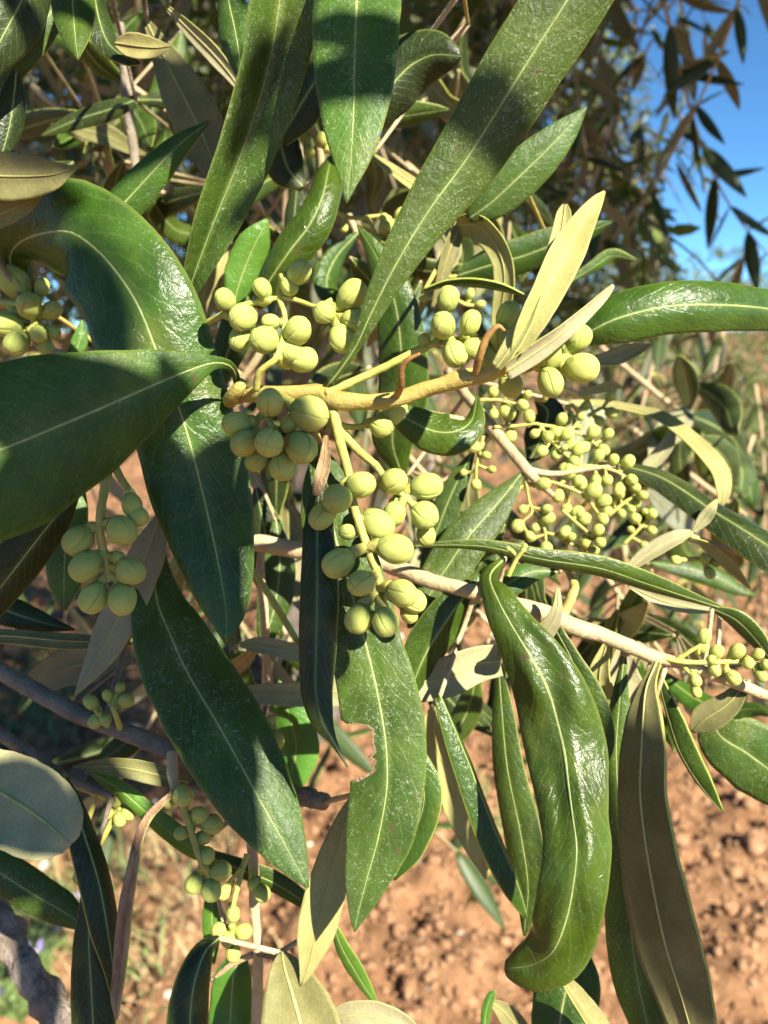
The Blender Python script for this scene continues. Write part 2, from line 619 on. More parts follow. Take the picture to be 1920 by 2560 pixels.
def cluster(sp, stalks, buds, d, hw=8, mat='stalk', ped=.0007):
    """stalks: list of [(x, y, dz mm)]; buds: (x, y, r px, tilt towards the viewer deg, [screen angle], [dz mm])"""
    g = Geo()
    lines = []
    for q, st in enumerate(stalks):
        P = np.array([[*U(p[0], p[1], d + (p[2] if len(p) > 2 else 0) * .001)] for p in st])
        n = 8 * len(st)
        C = spline(P, n)
        w = hw / F * d
        V, Fc = tube_geo(C - sp.L, np.linspace(w, w * (.75 if q == 0 else .6), n), 8, bumpy=.2, sd=st[0][0])
        g.add(V, Fc)
        lines.append(C)
    A = np.vstack(lines)
    A2 = np.array([proj(a)[:2] for a in A])
    cl = []
    for b in buds:
        x, y, r = b[:3]
        tilt = b[3] if len(b) > 3 and b[3] is not None else 35
        i = int(np.argmin((A2[:, 0] - x) ** 2 + (A2[:, 1] - y) ** 2))
        if len(b) > 4 and b[4] is not None:
            ax, ay = math.cos(R(b[4])), math.sin(R(b[4]))
        else:
            dx, dy = x - A2[i, 0], -(y - A2[i, 1])
            q = math.hypot(dx, dy) or 1
            ax, ay = dx / q, dy / q
            if math.hypot(dx, dy) < r * .7:
                tilt = max(tilt, 62)
        dz = b[5] * .001 if len(b) > 5 else (-math.sin(R(tilt)) * r / F * d * 1.1)
        axis = RC @ Vector((ax * math.cos(R(tilt)), ay * math.cos(R(tilt)), math.sin(R(tilt))))
        c = U(x, y, d + dz)
        rad = r / F * (d + dz) * .855
        base = c - axis * rad * 1.2
        # pedicel from the stalk
        j = max(0, i - 2)
        P0 = A[j]
        P1 = np.array(base)
        mid = (P0 + P1) / 2 + np.array(axis) * -rad * .25
        Cc = spline(np.array([P0, mid, P1, P1 + np.array(axis) * rad * .15]), 9)
        V, Fc = tube_geo(Cc - sp.L, np.linspace(ped, ped * 1.5, 9) * (r / 40) ** .5, 6)
        g.add(V, Fc)
        cl.append((c, axis, rad))
    co = mesh_obj('bud_cluster', g.v, g.f, [mat], sp.o)
    for c, axis, rad in cl:
        o = bpy.data.objects.new('bud', random.choice(BUDS))
        col.objects.link(o)
        o.parent = co
        o.location = c - sp.loc
        o.rotation_mode = 'QUATERNION'
        o.rotation_quaternion = Vector(axis).to_track_quat('Z', 'Y') @ Quaternion((0, 0, 1), random.uniform(0, 6.28))
        s = rad * random.uniform(.88, 1.07)
        o.scale = (s, s * random.uniform(.95, 1.05), s * random.uniform(.96, 1.08))
    return co


def panicle(sp, pts, d, r, nb, sd, hw=5, spread=1.6):
    rr = random.Random(sd)
    C = spline(np.array([[x, y] + [0] for x, y in pts], float), 40)
    buds, st = [], [[(x, y, 0) for x, y in pts]]
    for q in range(nb):
        t = .30 + .70 * (q // 2 * 2) / max(nb - 1, 1)
        i = int(min(t, 1) * 39)
        x, y = C[i, :2]
        i0 = max(0, i - 2)
        tx, ty = C[min(39, i + 1), :2] - C[max(0, i - 1), :2]
        L = math.hypot(tx, ty) or 1
        sgn = 1 if q % 2 else -1
        k = r * spread * rr.uniform(.55, 1.5)
        bx = x - ty / L * sgn * k + tx / L * r * rr.uniform(-.3, .9)
        by = y + tx / L * sgn * k + ty / L * r * rr.uniform(-.3, .9)
        buds.append((bx, by, r * rr.uniform(.62, 1.15), rr.uniform(5, 60), None, rr.uniform(-1.6, 1.6)))
    x, y = C[-1, :2]
    buds.append((x + (C[-1, 0] - C[-6, 0]) * .4, y + (C[-1, 1] - C[-6, 1]) * .4, r, 30))
    cluster(sp, st, buds, d, hw=hw, ped=.0005)

#@@BUILD
# ------------------------------------------------------------------ ground
def vnoise(x, y, sc, seed):
    """smooth value noise on numpy arrays"""
    g = np.random.default_rng(seed).random((256, 256))
    X, Y = x * sc, y * sc
    xi, yi = np.floor(X).astype(int), np.floor(Y).astype(int)
    fx, fy = X - xi, Y - yi
    fx, fy = fx * fx * (3 - 2 * fx), fy * fy * (3 - 2 * fy)
    a, b = g[xi % 256, yi % 256], g[(xi + 1) % 256, yi % 256]
    c, e = g[xi % 256, (yi + 1) % 256], g[(xi + 1) % 256, (yi + 1) % 256]
    return (a * (1 - fx) + b * fx) * (1 - fy) + (c * (1 - fx) + e * fx) * fy - .5


def ground_z(x, y):
    far = np.clip(1 - np.hypot(x, y) / 30, 0, 1)
    z = .10 * vnoise(x, y, .8, 1) + .08 * vnoise(x, y, 2.6, 2) + .075 * vnoise(x, y, 7, 3) + .05 * vnoise(x, y, 17, 4) + .022 * vnoise(x, y, 41, 5)
    return z * (.15 + .85 * far)


G = 400
q = np.linspace(-1, 1, G)
gx = 2.2 * np.sinh(6.4 * q) / math.sinh(1.9) * .55
gy = gx + 2.2
X, Y = np.meshgrid(gx, gy, indexing='ij')
Z = ground_z(X, Y)
V = np.stack([X, Y, Z], -1).reshape(-1, 3)
ii, jj = np.meshgrid(np.arange(G - 1), np.arange(G - 1), indexing='ij')
a_ = (ii * G + jj).ravel()
Fc = np.stack([a_, a_ + G, a_ + G + 1, a_ + 1], -1)
tag(mesh_obj('ground', V, Fc, ['soil']), kind='structure')


def ico():
    p = (1 + 5 ** .5) / 2
    v = norm(np.array([(-1, p, 0), (1, p, 0), (-1, -p, 0), (1, -p, 0), (0, -1, p), (0, 1, p), (0, -1, -p), (0, 1, -p), (p, 0, -1), (p, 0, 1), (-p, 0, -1), (-p, 0, 1)], float))
    f = [(0, 11, 5), (0, 5, 1), (0, 1, 7), (0, 7, 10), (0, 10, 11), (1, 5, 9), (5, 11, 4), (11, 10, 2), (10, 7, 6), (7, 1, 8), (3, 9, 4), (3, 4, 2), (3, 2, 6), (3, 6, 8), (3, 8, 9), (4, 9, 5), (2, 4, 11), (6, 2, 10), (8, 6, 7), (9, 8, 1)]
    vl = [tuple(x) for x in v]
    cache, nf = {}, []

    def midp(a, b):
        key = (min(a, b), max(a, b))
        if key not in cache:
            m = norm((np.array(vl[a]) + np.array(vl[b])) / 2)
            cache[key] = len(vl)
            vl.append(tuple(m))
        return cache[key]
    for a, b, c in f:
        x, y, z = midp(a, b), midp(b, c), midp(c, a)
        nf += [(a, x, z), (b, y, x), (c, z, y), (x, y, z)]
    return np.array(vl), np.array(nf)


ICO2 = ico()
ICO1 = (ICO2[0][:12], np.array([(0, 11, 5), (0, 5, 1), (0, 1, 7), (0, 7, 10), (0, 10, 11), (1, 5, 9), (5, 11, 4), (11, 10, 2), (10, 7, 6), (7, 1, 8), (3, 9, 4), (3, 4, 2), (3, 2, 6), (3, 6, 8), (3, 8, 9), (4, 9, 5), (2, 4, 11), (6, 2, 10), (8, 6, 7), (9, 8, 1)]))


def rocks(name, n, size, region, mat, seed, sink=.3, rough=.38, flat=.75, base=None):
    IV, IF = base or ICO2
    g = np.random.default_rng(seed)
    x = g.uniform(region[0], region[1], n)
    y = region[2] + (region[3] - region[2]) * g.random(n) ** 1.5
    s = size(g, n)
    z = ground_z(x, y) + s * (flat - sink) * .5
    V = np.repeat(IV[None], n, 0) * (1 + rough * g.normal(size=(n, len(IV), 1)) * .55)
    V *= np.stack([g.uniform(.7, 1.25, n), g.uniform(.7, 1.25, n), g.uniform(.5, 1, n)], -1)[:, None]
    a = g.uniform(0, 6.28, n)
    ca, sa = np.cos(a)[:, None], np.sin(a)[:, None]
    V = np.stack([V[..., 0] * ca - V[..., 1] * sa, V[..., 0] * sa + V[..., 1] * ca, V[..., 2]], -1) * s[:, None, None]
    V += np.stack([x, y, z], -1)[:, None]
    F_ = (IF[None] + (np.arange(n) * len(IV))[:, None, None]).reshape(-1, 3)
    return mesh_obj(name, V.reshape(-1, 3), F_, [mat], smooth=False)


tag(rocks('soil_clods', 8500, lambda g, n: np.clip(g.lognormal(-4.75, .55, n), .005, .035), (-2.2, 2.8, .75, 6.5), 'clod', 11), 'crumbled reddish brown clods of tilled soil on the ground', 'soil', kind='stuff')
def small_leaf_geo(L, w, curl=.1):
    """six-point folded leaf blade along +X, upper side +Z, as a thin closed wedge"""
    xs = [0, .35, .72, 1]
    ws = [.12, 1, .8, .03]
    V, F_ = [], []
    for x, ww in zip(xs, ws):
        z = -curl * L * x * x
        V += [(x * L, w * ww, z - w * ww * .18), (x * L, 0, z), (x * L, -w * ww, z - w * ww * .18)]
    for i in range(3):
        for j in range(2):
            F_.append((i * 3 + j, (i + 1) * 3 + j, (i + 1) * 3 + j + 1, i * 3 + j + 1))
    return np.array(V), np.array(F_)


tag(rocks('soil_crumbs', 34000, lambda g, n: np.clip(g.lognormal(-5.15, .45, n), .003, .014), (-1.9, 2.4, .75, 4.6), 'clod', 14, base=ICO1, rough=.45), 'fine crumbs of reddish brown soil between the clods', 'soil', kind='stuff')


def litter(n, seed):
    g = np.random.default_rng(seed)
    LV, LF = small_leaf_geo(1, .11, .25)
    ge = Geo()
    for i in range(n):
        x, y = g.uniform(-1.8, 2.4), .8 + 4.2 * g.random() ** 1.4
        a = g.uniform(0, 6.28)
        s_ = g.uniform(.03, .06)
        t_ = g.uniform(-.3, .3)
        P = LV * s_
        z = float(ground_z(np.array([x]), np.array([y]))[0]) + .012
        ge.add([(x + p[0] * math.cos(a) - p[1] * math.sin(a), y + p[0] * math.sin(a) + p[1] * math.cos(a), z + p[2] + t_ * p[0]) for p in P], [tuple(f) for f in LF])
    return mesh_obj('leaf_litter', ge.v, ge.f, ['dry'])


tag(litter(260, 17), 'fallen dry brown olive leaves scattered on the soil', 'leaves', kind='stuff')
tag(rocks('pebbles', 420, lambda g, n: np.clip(g.lognormal(-4.6, .4, n), .005, .022), (-2, 2.6, .8, 5.5), 'pebble', 12, rough=.12), 'small whitish pebbles strewn over the tilled soil', 'pebbles', kind='stuff')


def blades(name, n, centres, spread, hgt, wid, mat, seed, droop=.6):
    g = np.random.default_rng(seed)
    ge = Geo()
    for i in range(n):
        c = centres[g.integers(len(centres))]
        x, y = c[0] + g.normal() * spread, c[1] + g.normal() * spread
        z = float(ground_z(np.array([x]), np.array([y]))[0])
        a = g.uniform(0, 6.28)
        h = hgt * g.uniform(.5, 1.2)
        dirx, diry = math.cos(a), math.sin(a)
        V, Fc = [], []
        for j in range(5):
            t = j / 4
            px, py, pz = x + dirx * droop * h * t * t, y + diry * droop * h * t * t, z - .01 + h * t * (1 - .35 * t)
            w = wid * (1 - t * .9)
            V += [(px - diry * w, py + dirx * w, pz), (px + diry * w, py - dirx * w, pz + w * .3)]
        Fc = [(2 * j, 2 * j + 1, 2 * j + 3, 2 * j + 2) for j in range(4)]
        ge.add(V, Fc)
    return mesh_obj(name, ge.v, ge.f, [mat])


def gp(x, y):
    """ground point seen at a photo pixel"""
    r = RC @ Vector(((x - 960) / F, -(y - 1280) / F, -1))
    t = -CAM.z / r.z
    return (CAM.x + r.x * t, CAM.y + r.y * t)


tag(blades('dry_grass', 420, [gp(360, 2200), gp(400, 2350), gp(300, 2480), gp(330, 2090), gp(450, 2120), gp(160, 1800)], .10, .11, .0016, 'straw', 21, 1.1), 'thin dry straw lying over the soil', 'grass', kind='stuff')
tag(blades('green_weeds', 1500, [gp(70, 2330), gp(120, 2420), gp(60, 2250), gp(60, 1760), gp(120, 1740), gp(1850, 1330), gp(1650, 1230), gp(1900, 1180), gp(1450, 1120), gp(1250, 1040), gp(900, 1100), gp(1750, 1080), gp(1350, 2050)], .16, .14, .004, 'weed', 22, .7), 'low green weeds growing in patches on the soil', 'weeds', kind='stuff')


def flower_plant(px, py, label):
    x, y = gp(px, py)
    z = float(ground_z(np.array([x]), np.array([y]))[0])
    e = bpy.data.objects.new('flowering_weed', None)
    col.objects.link(e)
    e.location = (x, y, z - .01)
    tag(e, label, 'plant', 'purple flowered weeds')
    st, lv = Geo(), Geo()
    for i in range(9):
        a, L = rng.uniform(0, 6.28), rng.uniform(.12, .24)
        C = spline(np.array([[0, 0, 0], [math.cos(a) * .03, math.sin(a) * .03, L * .6], [math.cos(a) * .08, math.sin(a) * .08, L]]), 8)
        V, Fc = tube_geo(C, np.linspace(.002, .001, 8), 5)
        st.add(V, Fc)
        for j in range(6):
            b = rng.uniform(0, 6.28)
            c = C[1 + j]
            w = np.array([math.cos(b), math.sin(b), .5]) * .035
            sd_ = np.array([-math.sin(b), math.cos(b), 0]) * .007
            lv.add([c, c + w * .5 + sd_, c + w, c + w * .5 - sd_], [(0, 1, 2, 3)])
        if i < 6:
            fl = Geo()
            for j in range(9):
                b, h = rng.uniform(0, 6.28), rng.uniform(-.012, .012)
                c = C[-1] + np.array([0, 0, h])
                w = np.array([math.cos(b), math.sin(b), .6]) * .011
                sd_ = np.array([-math.sin(b), math.cos(b), 0]) * .005
                fl.add([c, c + w * .6 + sd_, c + w, c + w * .6 - sd_], [(0, 1, 2, 3)])
            mesh_obj('flower_head', fl.v, fl.f, ['petal'], e)
    mesh_obj('stems', st.v, st.f, ['weed'], e)
    tag(mesh_obj('foliage', lv.v, lv.f, ['weed'], e), kind='stuff')


flower_plant(120, 2440, 'green weed with pale purple flowers at the foot of the thick bark branch')
flower_plant(50, 2520, 'purple flowered weed at the bottom left corner behind the bark branch')


# ------------------------------------------------------------------ trees
def crown_mesh(name, starts, dirs, parent, mats, seed, pairs=11, L=.052, length=.32, keep=None, mi_under=.0):
    """leafy twigs: opposite pairs of narrow leaves along drooping shoots, all one crown"""
    g = np.random.default_rng(seed)
    LV, LF = small_leaf_geo(1, .10)
    P, A, Bn = [], [], []
    tw = Geo()
    for s, d0 in zip(starts, dirs):
        d0 = norm(np.array(d0, float))
        ln = length * g.uniform(.6, 1.3)
        ts = np.linspace(0, 1, pairs)
        C = s + d0 * ln * ts[:, None] + np.array([0, 0, -1]) * ln * .45 * (ts ** 2)[:, None]
        T = tangents(C)
        if keep is not None and keep(C).mean() < .7:
            continue
        V, Fc = tube_geo(C[::2], np.linspace(.0024, .0008, len(C[::2])), 4, cap=False)
        tw.add(V, Fc, 1)
        sidev = norm(np.cross(T, g.normal(size=3)))
        up = np.cross(sidev, T)
        for i in range(1, pairs):
            ph = (i % 2) * 1.57 + g.normal() * .3
            for sg in (-1, 1):
                rad = (math.cos(ph) * sidev[i] + math.sin(ph) * up[i]) * sg
                ax = norm(T[i] * .75 + rad * g.uniform(.6, 1.1) + np.array([0, 0, -.25]) + g.normal(size=3) * .15)
                P.append(C[i]); A.append(ax); Bn.append(norm(np.cross(ax, np.cross(rad, ax) + g.normal(size=3) * .5)))
    P, A, Bn = map(np.array, (P, A, Bn))
    if keep is not None:
        k = keep(P)
        P, A, Bn = P[k], A[k], Bn[k]
    N = norm(np.cross(A, Bn))
    sc = L * g.uniform(.65, 1.25, len(P))
    V = P[:, None] + sc[:, None, None] * (LV[None, :, 0:1] * A[:, None] + LV[None, :, 1:2] * Bn[:, None] + LV[None, :, 2:3] * N[:, None])
    F_ = (LF[None] + (np.arange(len(P)) * len(LV))[:, None, None]).reshape(-1, 4)
    ge = Geo()
    o = len(P) * len(LV)
    verts = np.vstack([V.reshape(-1, 3), np.array(tw.v).reshape(-1, 3)])
    faces = np.vstack([F_, np.array(tw.f) + o])
    mi = np.zeros(len(faces), dtype=np.int32)
    pick = g.random(len(P)) < mi_under
    mi[:len(F_)] = np.repeat(np.where(pick, 2, 0), len(LF))
    mi[len(F_):] = 1
    return tag(mesh_obj(name, verts, faces, mats, parent, mi), kind='stuff')


def tree(x, y, h, spread, label, seed, shoots=420, trunk=.13, keep=None, name='olive_tree', group=None, L=.055, zmin=.45, crown_c=(0, 0), length=.4, start_keep=None, spread_y=None, low=0, extra=()):
    g = np.random.default_rng(seed)
    e = bpy.data.objects.new(name, None)
    col.objects.link(e)
    z0 = float(ground_z(np.array([x]), np.array([y]))[0])
    e.location = (x, y, z0 - .03)
    tag(e, label, 'tree', group)
    C = spline(np.array([[0, 0, 0], [.05, .02, h * .15], [-.04, .05, h * .3], [crown_c[0] * .3, crown_c[1] * .3, h * .46]]), 14)
    V, Fc = tube_geo(C, np.linspace(trunk * 1.25, trunk * .7, 14), 12, bumpy=.35, sd=seed)
    mesh_obj('trunk', V, Fc, ['bark'], e)
    top = C[-1]
    sy = spread_y or spread
    for i in range(6):
        a = i * 1.05 + g.uniform(-.3, .3)
        end = np.array([crown_c[0] + math.cos(a) * spread * .7, crown_c[1] + math.sin(a) * sy * .7, h * g.uniform(.72, .9)])
        C2 = spline(np.array([top, (top + end) / 2 + np.array([0, 0, h * .08]), end]), 12)
        V, Fc = tube_geo(C2, np.linspace(trunk * .5, trunk * .1, 12), 8, bumpy=.25, sd=i + seed)
        mesh_obj('limb', V, Fc, ['bark'], e)
    st, dr = [], []
    for w_ in extra:
        st.append(np.array(w_) - np.array(e.location))
        dr.append(g.normal(size=3) * np.array([1, 1, .4]) + np.array([0, 0, -.2]))
    while len(st) < shoots:
        p = g.normal(size=3)
        p = p / np.linalg.norm(p) * g.uniform(.35, 1) ** .5
        if low and g.random() < low:
            p[2] = -abs(p[2])
        lump = 1 + .25 * math.sin(p[0] * 5 + seed) * math.cos(p[1] * 4 + seed * 2)
        w = np.array([crown_c[0] + p[0] * spread * lump, crown_c[1] + p[1] * sy * lump, h * (.62 + .38 * p[2] * lump)])
        if w[2] < zmin:
            continue
        if start_keep and not start_keep(w + np.array(e.location)):
            continue
        st.append(w)
        dr.append(np.array([p[0], p[1], p[2] * .5]) + g.normal(size=3) * .5)
    kp = (lambda P: keep(P + np.array(e.location))) if keep else None
    crown_mesh('crown', np.array(st), dr, e, ['far', 'twig_grey', 'under_far'], seed + 1, length=length, L=L, keep=kp, mi_under=.12)
    return e


CW = np.array(CAM)
RCT = np.array(RC.transposed())


def projn(P):
    q = (P - CW) @ RCT.T
    z = -q[:, 2]
    zz = np.where(np.abs(z) < 1e-4, 1e-4, z)
    return 960 + q[:, 0] / zz * F, 1280 - q[:, 1] / zz * F, z


def keep_main(P):
    """the big tree: leaves stay out of the open sky on the right and clear of the viewer"""
    x, y, z = projn(P)
    infr = (z > 0) & (x > -300) & (x < 2220) & (y > -300) & (y < 2860)
    near = infr & (z < .75)
    skyw = infr & (x > 1640 + .12 * (y - 300)) & (y < 900)
    low = infr & (y > 900)
    v = P - np.array([0, .12, 1.27])
    su = np.array(SUN)
    al = v @ su
    ray = (np.linalg.norm(v - al[:, None] * su, axis=1) < .17) & (al > -.1)
    gs = P - su * (P[:, 2:3] / su[2])
    hx, hy, hz = projn(gs)
    h = np.abs(np.sin(P[:, 0] * 91.7 + P[:, 1] * 57.3 + P[:, 2] * 133.1) * 4391.3) % 1
    lit = (hz > 0) & (hx > -100) & (hx < 2020) & (hy > 1450) & (hy < 2750) & ((hx > 700) | (hy > 2050)) & (P[:, 1] < 1.4) & (h < .9)
    beh = lit | (np.linalg.norm(P - CW, axis=1) < .5) | (P[:, 1] < -.32) | (P[:, 0] > 1.2) | ((P[:, 1] < .45) & (P[:, 2] < 1.7)) | ray
    return ~(near | skyw | beh | low)


def start_main(p):
    return bool(keep_main(np.array([p]))[0])


# its outer shoots: those that hang behind the near sprigs and an unseen sunward layer added to shade the hanging sprays
gq = np.random.default_rng(5)
outer = []
while len(outer) < 1500:
    if gq.random() < .35:
        p = U(gq.uniform(1000, 1640), gq.uniform(-250, 640), gq.uniform(.95, 2.4))
    else:
        p = U(gq.uniform(-150, 1000), gq.uniform(-250, 720), gq.uniform(.85, 2.2))
    if len(outer) >= 620:
        p = U(gq.uniform(-250, 1750), gq.uniform(-250, 700), gq.uniform(.3, 1.3)) + SUN * gq.uniform(.3, 1.2)
    if start_main(np.array(p)):
        outer.append(np.array(p))

# the tree whose outer branches fill the picture: its trunk stands behind, to the left
tree(-.30, 2.6, 2.9, 1.75, 'big olive tree with dark crown filling the upper part behind the sprigs', 41, shoots=3600, trunk=.12, keep=keep_main, crown_c=(.40, -.85), L=.048, zmin=1.15, length=.36, start_keep=start_main, spread_y=1.9, low=.3, extra=outer)

rows = [(-9.5, 17, 3.0, 1.7, 'olive tree at the far left beyond the tilled field'), (-4.2, 19, 3.1, 1.8, 'distant olive tree second from the left in the far row'),
        (-.2, 16, 2.9, 1.7, 'distant olive tree in the far row behind the centre of the sprigs'), (3.6, 14.5, 2.6, 1.5, 'distant grey green olive tree under the sunlit shoot tip'),
        (6.6, 17.5, 2.6, 1.6, 'distant olive tree below the glossy horizontal leaf'), (10.4, 19, 2.7, 1.7, 'rightmost distant olive tree under the open sky')]
for i, (x, y, h, s, lab) in enumerate(rows):
    tree(x, y, h, s, lab, 60 + i, shoots=330, trunk=.16, group='olive trees in the far row', L=.12, length=.7, zmin=.5)
for i, (x, y, h, s, lab) in enumerate([(1.55, 4.4, 1.05, .5, 'low sucker shrub of grey olive shoots on the soil right of the centre'), (2.9, 6.0, 1.15, .7, 'low grey green shrub on the soil near the right edge'), (.35, 6.8, 1.2, .8, 'low grey green shrub on the soil behind the bud clusters')]):
    tree(x, y, h, s, lab, 80 + i, shoots=130, trunk=.03, name='olive_shrub', group='low shrubs on the field', L=.07, length=.35, zmin=.1)


# ------------------------------------------------------------------ hanging sprays behind the near sprigs
def spray_leaf_mesh(sd):
    g = random.Random(sd)
    n, nu = 10, 6
    L, w = 1.0, g.uniform(.095, .125)
    tops = np.zeros((n, nu + 1, 3))
    bend = g.uniform(-.12, .22)
    tw = g.uniform(-.5, .5)
    for i in range(n):
        t = i / (n - 1)
        ww = w * max(.04, math.sin(math.pi * min(1, t ** .8 * .97 + .02)) ** .8)
        for j in range(nu + 1):
            u = -1 + 2 * j / nu
            a = tw * t
            off = -.25 * ww * u * u
            tops[i, j] = (t * L, ww * u * math.cos(a), -bend * t * t + off + ww * u * math.sin(a))
    up, lo = tops + [0, 0, .003], tops - [0, 0, .003]
    m = nu + 1
    V = np.vstack([up.reshape(-1, 3), lo.reshape(-1, 3)])
    uv = [((j / nu), i / (n - 1)) for i in range(n) for j in range(m)] * 2
    Fc, mi, o = [], [], n * m
    for i in range(n - 1):
        for j in range(nu):
            a, b, c, e = i * m + j, (i + 1) * m + j, (i + 1) * m + j + 1, i * m + j + 1
            Fc.append((a, b, c, e)); mi.append(0)
            Fc.append((o + a, o + e, o + c, o + b)); mi.append(1)
    ring = [j for j in range(m)] + [i * m + nu for i in range(1, n)] + [(n - 1) * m + j for j in range(nu - 1, -1, -1)] + [i * m for i in range(n - 2, 0, -1)]
    for q_ in range(len(ring)):
        a, b = ring[q_], ring[(q_ + 1) % len(ring)]
        Fc.append((a, b, o + b, o + a)); mi.append(2)
    ob = mesh_obj('leaf', V, Fc, ['far', 'under_far', 'edge'], None, mi, uv)
    me = ob.data
    bpy.data.objects.remove(ob)
    return me


SL = [spray_leaf_mesh(s) for s in range(5)]


def make_spray(sd, pairs, length, with_buds):
    g = np.random.default_rng(sd)
    e = bpy.data.objects.new('olive_spray', None)
    e.empty_display_size = .02
    ts = np.linspace(0, 1, pairs * 2)
    C = np.stack([.10 * length * np.sin(ts * 2.2 + sd), .06 * length * np.sin(ts * 3 + sd * 2), -length * ts], -1)
    V, Fc = tube_geo(C, np.linspace(.0017, .0006, len(C)), 6)
    kids = []
    tw = mesh_obj('twig', V, Fc, ['twig_tan'])
    kids.append(tw)
    T = tangents(C)
    for i in range(1, pairs * 2, 2):
        ph = (i // 2 % 2) * 1.57 + g.normal() * .25 + sd
        for sg in (-1, 1):
            if g.random() < .12:
                continue
            rad = np.array([math.cos(ph), math.sin(ph), 0]) * sg
            ax = norm(T[i] * g.uniform(.35, .95) + rad * g.uniform(.5, 1.0) + g.normal(size=3) * .12)
            up = norm(np.cross(ax, np.cross(np.array([0, 0, 1.0]) + rad * .4 + g.normal(size=3) * .35, ax)))
            sidev = np.cross(up, ax)
            Mx = Matrix((ax, sidev, up)).transposed()
            o = bpy.data.objects.new('leaf', SL[g.integers(len(SL))])
            s = .056 * g.uniform(.7, 1.2)
            o.rotation_mode = 'QUATERNION'
            o.location = C[i]
            o.rotation_quaternion = Mx.to_quaternion()
            o.scale = (s, s, s)
            kids.append(o)
            if with_buds and g.random() < .5:
                ge = Geo()
                b0 = C[i]
                e1 = b0 + norm(rad + T[i] * .3) * .018
                V, Fc = tube_geo(spline(np.array([b0, (b0 + e1) / 2 + [0, 0, .002], e1]), 6), np.full(6, .0006), 5)
                ge.add(V, Fc)
                co = mesh_obj('bud_cluster', ge.v, ge.f, ['stalk'])
                kids.append(co)
                for w in range(7):
                    bo = bpy.data.objects.new('bud', BUDS[w % 4])
                    bo.location = b0 + (e1 - b0) * (.35 + .1 * w) + g.normal(size=3) * .0022
                    r_ = .0017 * g.uniform(.8, 1.15)
                    bo.scale = (r_, r_, r_)
                    bo.rotation_euler = g.uniform(0, 6.28, 3)
                    bo['of'] = len(kids) - 1
                    kids.append(bo)
    return e, kids


def place_spray(proto, x, y, d, label, group, tilt=(0, 0), spin=0, scale=1.0):
    e0, kids = proto
    e = e0.copy()
    col.objects.link(e)
    e.location = U(x, y, d)
    e.rotation_euler = (tilt[0], tilt[1], spin)
    e.scale = (scale,) * 3
    tag(e, label, 'branch', group)
    new = []
    for k in kids:
        c = k.copy()
        if 'of' in k:
            c.parent = new[k['of']]
            del c['of']
        else:
            c.parent = e
        col.objects.link(c)
        new.append(c)
    return e


protos = [make_spray(3, 9, .30, False), make_spray(5, 7, .22, True), make_spray(8, 11, .36, False), make_spray(13, 8, .26, True)]
A_ = 'dark hanging olive spray in the tangle under the blue sky, above the pale shoot tip'
for i in range(26):
    x = 1090 + (i % 6) * 105 + random.uniform(-45, 45)
    y = -300 + (i // 6) * 190 + random.uniform(-70, 70)
    place_spray(protos[i % 4], x, y, random.uniform(.62, 1.25), A_, 'dark sprays hanging under the sky', (random.uniform(-.5, .5), random.uniform(-.6, .5)), random.uniform(0, 6.28))
place_spray(protos[0], 1640, 20, .62, 'long dark olive spray reaching furthest into the blue sky', 'dark sprays hanging under the sky', (.1, -1.0), .5)
place_spray(protos[1], 1850, -190, .60, 'olive spray hanging from the top right corner against blue sky', 'dark sprays hanging under the sky', (.2, -.25), 1.5)
place_spray(protos[3], 1560, 330, .75, 'olive spray with pale drooping leaves just below the open sky patch', 'dark sprays hanging under the sky', (.1, -.35), 2.2)
C_ = 'fine distant olive spray in the dark curtain before the sky'
for i in range(16):
    place_spray(protos[i % 4], 1330 + (i % 4) * 105 + random.uniform(-50, 50), -120 + (i // 4) * 190 + random.uniform(-70, 70), random.uniform(1.3, 1.9), C_, 'fine sprays in the curtain before the sky', (random.uniform(-.4, .4), random.uniform(-.5, .4)), random.uniform(0, 6.28), .8)
B_ = 'blurred olive spray in the shaded tangle of the upper left'
for i in range(22):
    x = 20 + (i % 5) * 190 + random.uniform(-60, 60)
    y = -260 + (i // 5) * 210 + random.uniform(-70, 70)
    place_spray(protos[(i + 1) % 4], x, y, random.uniform(.36, .75), B_, 'sprays in the upper left tangle', (random.uniform(-.6, .6), random.uniform(-.6, .6)), random.uniform(0, 6.28), .9)
D_ = [(1600, 760, .55, 'blurred sunlit olive spray below the glossy horizontal leaf, nearest the twig cluster'), (1830, 800, .60, 'blurred olive spray with buds at the right edge below the glossy leaf'),
      (1720, 900, .80, 'blurred olive spray hanging before the far trees right of the bud clusters'), (1560, 1080, .70, 'blurred olive spray hanging behind the small bud clusters'),
      (1060, 820, .45, 'blurred olive spray in the gap under the orange main twig'), (700, 1000, .40, 'blurred olive spray in the shade behind the front bud cluster'),
      (870, 560, .42, 'blurred olive spray with buds between the two long upper leaves'), (560, 1180, .38, 'blurred olive spray in the gap left of the withered dark leaf'), (1500, 1330, .5, 'blurred olive spray behind the long narrow leaf'),
      (1900, 620, .9, 'blurred olive spray under the right end of the glossy leaf'), (1640, 860, 1.0, 'faint olive spray far behind the yellow arched leaf'), (1790, 980, .7, 'blurred olive spray right of the yellow arched leaf'), (1480, 700, .9, 'faint olive spray behind the tip of the pale shoot'), (1900, 1080, .6, 'blurred olive spray at the right edge over the dark narrow leaf'),
      (1500, 820, .75, 'blurred grey green spray just under the base of the glossy leaf'), (1680, 800, .65, 'blurred grey green spray below the middle of the glossy leaf'), (1780, 850, .95, 'faint grey green spray below the sunlit highlight of the glossy leaf'), (1870, 930, .8, 'faint grey green spray over the field at the right edge'), (1590, 950, .85, 'faint spray hanging behind the thin end of the yellow arched leaf')]
